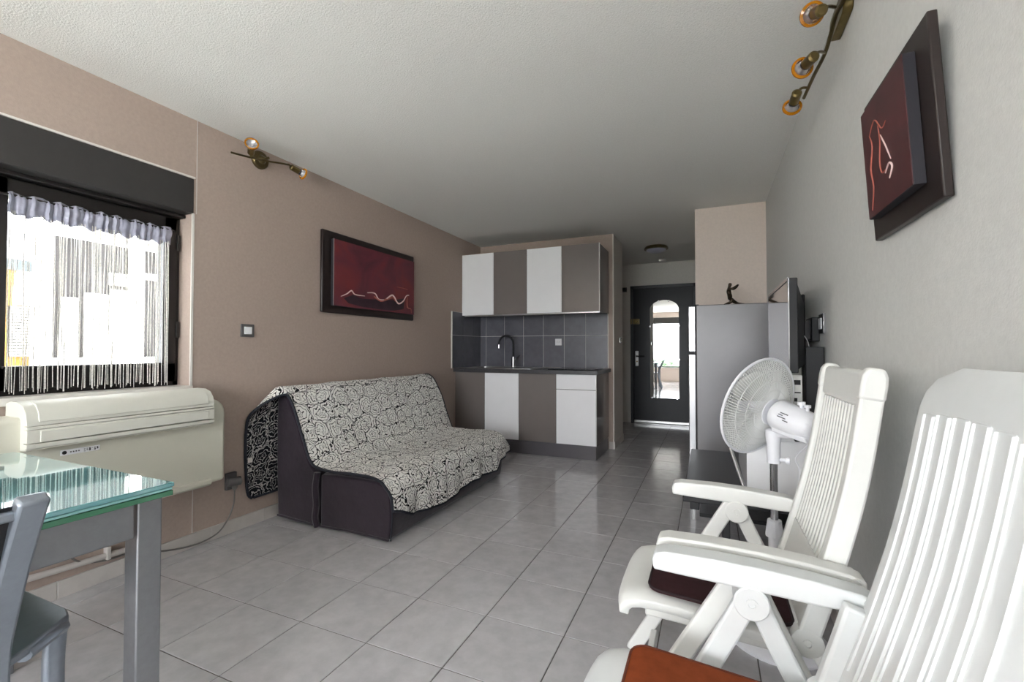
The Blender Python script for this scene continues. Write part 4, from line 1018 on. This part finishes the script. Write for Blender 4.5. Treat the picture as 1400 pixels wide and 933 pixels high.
obj('shaft', bm, 'steel', rod)
bm = bmesh.new(); add_lathe(bm, (.146, 2.258, .4505), (-.06, .1, .18), [(0, .011), (.012, .011)], 10); obj('foot', bm, 'black_matt', rod)
tv = thing('television', 'flat television with glossy screen and silver bezel above the white box', 'television', (.32, 2.53, .716))
ty0, ty1, tz0, tz1 = 2.185, 2.872, 1.005, 1.402
obj('casing', B(((.302, ty0, tz0), (.335, ty1, tz1))), 'black_matt', tv, bev=.004)
bm = bmesh.new(); add_hull(bm, [(.335, ty0 + .02, tz0 + .01), (.335, ty1 - .02, tz0 + .01), (.335, ty1 - .02, tz1 - .02), (.335, ty0 + .02, tz1 - .02)], [(.372, ty0 + .1, tz0 + .03), (.372, ty1 - .1, tz0 + .03), (.372, ty1 - .1, tz1 - .1), (.372, ty0 + .1, tz1 - .1)]); obj('rear_cover', bm, 'black_matt', tv, bev=.008)
obj('screen', B(((.2995, ty0 + .016, tz0 + .022), (.302, ty1 - .016, tz1 - .016))), 'screen', tv, smooth=0)
obj('bezel', B(((.299, ty0 - .002, tz0), (.304, ty0 + .010, tz1)), ((.299, ty1 - .010, tz0), (.304, ty1 + .002, tz1)), ((.299, ty0, tz1 - .010), (.304, ty1, tz1 + .002)), ((.299, ty0, tz0 - .002), (.304, ty1, tz0 + .012))), 'chrome', tv, smooth=0)
obj('neck', B(((.322, 2.47, .728), (.35, 2.59, 1.06))), 'black_matt', tv, bev=.005)
bm = bmesh.new(); add_prism_z(bm, rrect(.10, .24, .04, 5, .322, 2.53), .7165, .730); obj('foot', bm, 'black', tv, bev=.003)
sp_ = thing('speaker', 'tall black box speaker standing behind the television by the pale wall', 'speaker', (.405, 2.31, .716))
obj('cabinet', B(((.380, 2.31, .7165), (.448, 2.395, 1.114))), 'black_matt', sp_, bev=.003)
obj('front_grille', B(((.3765, 2.315, .73), (.3795, 2.39, 1.10))), 'slot', sp_, bev=.001)
md = thing('media_box', 'small pale media box with ports beneath the television', 'media box', (.345, 2.22, .85))
obj('shell', B(((.315, 2.215, .86), (.352, 2.27, .995))), 'grey_resin', md, bev=.003)
obj('port', B(((.322, 2.212, .955), (.345, 2.2148, .975)), ((.322, 2.212, .885), (.333, 2.2148, .90)), ((.322, 2.212, .92), (.345, 2.2148, .925))), 'slot', md, smooth=0)
obj('bracket', B(((.325, 2.22, .7165), (.34, 2.262, .8598))), 'black_matt', md, smooth=0)
an_ = thing('indoor_antenna', 'slim black upright bar antenna on the pale wall behind the television', 'antenna', (.44, 2.72, 1.115))
obj('bar', B(((.428, 2.70, 1.10), (.446, 2.75, 1.385))), 'black_matt', an_, bev=.007)
obj('wall_foot', B(((.446, 2.705, 1.15), (XR, 2.745, 1.20))), 'black_matt', an_, smooth=0)
bxo = thing('control_box', 'small flat black box fixed to the pale wall beside the light switch', 'control box', (XR, 2.5, 1.14))
obj('casing', B(((.425, 2.435, 1.14), (XR, 2.57, 1.25))), 'black_matt', bxo, bev=.004)
obj('cover', B(((.420, 2.445, 1.15), (.4245, 2.56, 1.24))), 'black', bxo, bev=.002)
bm = bmesh.new(); add_tube(bm, smooth_path([(.395, 2.60, 1.24), (.40, 2.55, 1.19), (.410, 2.46, 1.15), (.413, 2.405, 1.10)], 5), .0022, 6)
tag(obj('wire', bm, 'fan_white'), 'thin pale wire looping behind the television by the pale wall', 'wire')

# ================================================================== FRIDGE AND STATUETTE
fr = thing('fridge', 'grey two-door fridge against the cream wall with a statuette on it', 'fridge', (.17, 4.18, 0))
obj('body', B(((-.100, 3.90, .02), (.436, 4.47, 1.458))), 'fridge', fr, bev=.006)
obj('upper_door', B(((-.158, 3.905, 1.085), (-.104, 4.465, 1.452))), 'fridge_door', fr, bev=.006)
obj('lower_door', B(((-.158, 3.905, .06), (-.104, 4.465, 1.066))), 'fridge_door', fr, bev=.006)
obj('door_seal', B(((-.104, 3.915, .06), (-.100, 4.455, 1.45))), 'slot', fr, smooth=0)
obj('handle', B(((-.172, 3.93, .78), (-.158, 3.95, 1.04))), 'black_matt', fr, bev=.003)
obj('handle', B(((-.172, 3.93, 1.10), (-.158, 3.95, 1.28))), 'black_matt', fr, bev=.003)
obj('hinge', B(((-.15, 3.91, 1.453), (-.08, 3.95, 1.465))), 'black_matt', fr, bev=.002)
obj('foot', B(((-.08, 3.93, 0), (-.03, 3.97, .02)), ((.37, 3.93, 0), (.42, 3.97, .02)), ((-.08, 4.4, 0), (-.03, 4.44, .02)), ((.37, 4.4, 0), (.42, 4.44, .02))), 'black_matt', fr, smooth=0)
stt = thing('statuette', 'dark bronze figurine kneeling with raised arms on top of the fridge', 'statuette', (.15, 4.08, 1.464))
def figure(chains, loc):
    vs = []; es = []; rs = []; idx = {}
    for ch_ in chains:
        pr_ = None
        for (x, y, z, r) in ch_:
            k = (x, y, z)
            if k not in idx: idx[k] = len(vs); vs.append((x + loc[0], y + loc[1], z + loc[2])); rs.append(r)
            if pr_ is not None: es.append((pr_, idx[k]))
            pr_ = idx[k]
    me = bpy.data.meshes.new('figure'); me.from_pydata(vs, es, []); me.update()
    o = bpy.data.objects.new('figure', me); C.objects.link(o)
    o.modifiers.new('skin', 'SKIN'); sk_ = me.skin_vertices[0].data
    for i, r in enumerate(rs): sk_[i].radius = (r * 1.35, r * 1.35)
    sk_[0].use_root = True
    ss = o.modifiers.new('sub', 'SUBSURF'); ss.levels = 2; ss.render_levels = 2
    me.materials.append(M['bronze']); return o
pel = (0, 0, .062, .013)
fg = figure([[pel, (-.002, 0, .082, .0115), (-.006, 0, .105, .014), (-.006, 0, .122, .013), (-.002, 0, .133, .0065), (.002, 0, .142, .009), (.004, 0, .154, .010), (.004, 0, .163, .007)],
             [pel, (.004, -.012, .05, .012), (.02, -.016, .03, .010), (.0, -.017, .018, .008), (-.028, -.016, .006, .006), (-.04, -.016, .004, .004)],
             [pel, (.004, .012, .052, .012), (.03, .016, .026, .010), (.055, .017, .012, .007), (.085, .018, .008, .005), (.10, .018, .007, .004)],
             [(-.006, 0, .122, .013), (.004, -.018, .12, .007), (.026, -.020, .112, .0055), (.045, -.014, .126, .0045), (.058, -.008, .146, .004)],
             [(-.006, 0, .122, .013), (.0, .018, .122, .007), (.022, .020, .126, .0055), (.04, .012, .138, .0045), (.06, .004, .15, .004)]], (0, 0, 0))
fg.parent = stt; fg.scale = (1.12, 1.12, 1.12)
bm = bmesh.new(); add_prism_z(bm, rrect(.17, .06, .02, 4, .18, 4.08), 1.4585, 1.464); obj('base', bm, 'bronze', stt)

# ================================================================== OUTSIDE
M['street'] = mat('pale_paving', rgb(212, 212, 210), .9, noise=(.5, .1))
M['render_white'] = mat('white_render', rgb(236, 233, 226), .9, noise=(2, .03))
M['render_yellow'] = mat('ochre_render', rgb(160, 120, 56), .9, noise=(2, .08))
M['dark_timber'] = mat('dark_stained_timber', rgb(28, 24, 24), .8, noise=(4, .2))
M['roof_grey'] = mat('grey_roof_sheet', rgb(92, 100, 104), .7, noise=(2, .1))
M['leaf'] = mat('dark_green_foliage', rgb(44, 66, 40), .8, noise=(2.5, .5), bump=(6, 1, .3))
M['bark'] = mat('brown_bark', rgb(74, 60, 48), .9, noise=(8, .2))
gr = struct(obj('outside_ground', B(((-60, -60, -3.2), (60, 60, -3.0))), 'street', smooth=0)); gr.name = 'floor_outside'
XO = -8.0
def fy(x): return pl(x, 400, X=XO).y
def fz(x, y): return pl(x, y, X=XO).z
bw = thing('building', 'bright white building across the street with dark timber gallery', 'building', (XO, 3.6, -3))
yA, yB = fy(47), fy(260)
zt, zb_ = fz(110, 200), -3
yA2 = pl(47, 400, X=XO - .9).y
obj('wall', B(((XO - .9, yA2, -3), (XO - .4, yB + 2, fz(110, 320)))), 'dark_timber', bw, smooth=0)
obj('roof', B(((XO - .9, yA2, fz(110, 305)), (XO - .1, yB + 2, fz(110, 312) + .4))), 'render_white', bw, smooth=0)
def outp(name, x0, x1, y0, y1, d0, d1, m, par):
    X_ = XO + d1; xm = (x0 + x1) / 2
    return obj(name, B(((XO + d0, pl(x0, 400, X=X_).y, pl(xm, y1, X=X_).z), (X_, pl(x1, 400, X=X_).y, pl(xm, y0, X=X_).z))), m, par, smooth=0)
outp('pillar', 48, 72, 300, 700, -.399, -.3, 'render_white', bw)
outp('pillar', 180, 197, 290, 700, -.399, -.3, 'render_white', bw)
for (x0, x1, y0) in ((84, 108, 407), (117, 148, 402), (152, 180, 397)): outp('panel', x0, x1, y0, 490, -.399, -.36, 'render_white', bw)
outp('balcony_wall', 48, 260, 489, 700, -.399, -.29, 'render_white', bw)
outp('sign_board', 150, 180, 375, 391, -.399, -.37, 'render_white', bw)
outp('lintel', 197, 260, 378, 386, -.399, -.37, 'render_white', bw)
by = thing('building', 'ochre building with arched window and louvred shutters beyond the curtain', 'building', (XO, 1.2, -3))
outp('wall', -220, 60, 357, 900, -4, -1.0, 'render_yellow', by)
outp('roof', -220, 47, 340, 357, -4, -.95, 'roof_grey', by)
XO_ = XO; XO = XO_ - 1.0
aw = [(fy(17), fz(30, 418))] + [(fy(31) + (fy(44) - fy(17)) / 2 * math.cos(a), fz(30, 400) + .42 * math.sin(a)) for a in [PI - PI * i / 10 for i in range(11)]] + [(fy(44), fz(30, 418))]
bm = bmesh.new(); add_prism_x(bm, aw, XO, XO + .03); obj('arched_window', bm, 'render_white', by)
z0_, z1_ = fz(28, 488), fz(28, 419); ya_, yb_ = fy(12), fy(44); XO = XO_
bl = outp('shutter', 12, 44, 419, 488, -1.0, -.96, 'dark_timber', by)
for k in range(18):
    z = z0_ + (z1_ - z0_) * (k + .5) / 18
    obj('slat', B(((XO - .96, ya_, z - .012), (XO - .93, yb_, z + .012))), 'render_white', bl, smooth=0)
for k, (x, y, s) in enumerate(((-10.5, -17, 1.75), (-6.6, -17, 1.6), (-2.9, -17, 1.7), (1.0, -17, 1.75))):
    t = thing('tree', 'dark green rounded tree outside, seen in the door mirror', 'tree', (x, y, -3), 'trees beyond the wide window')
    bm = bmesh.new(); bmesh.ops.create_icosphere(bm, subdivisions=4, radius=1)
    rn = random.Random(k)
    for v in bm.verts:
        c_ = v.co.copy(); f_ = 1 + .12 * math.sin(c_.x * 7 + k) * math.sin(c_.y * 6 + 2 * k) + .10 * math.sin(c_.z * 9 + c_.x * 5) + rn.uniform(-.05, .05)
        v.co = Vector((x + c_.x * s * f_, y + c_.y * s * f_ * .8, -1.0 + c_.z * s * f_ * .85))
    obj('crown', bm, 'leaf', t)
    bm = bmesh.new(); add_tube(bm, [(x, y, -3), (x, y, -1.5)], .16, 8); obj('trunk', bm, 'bark', t)
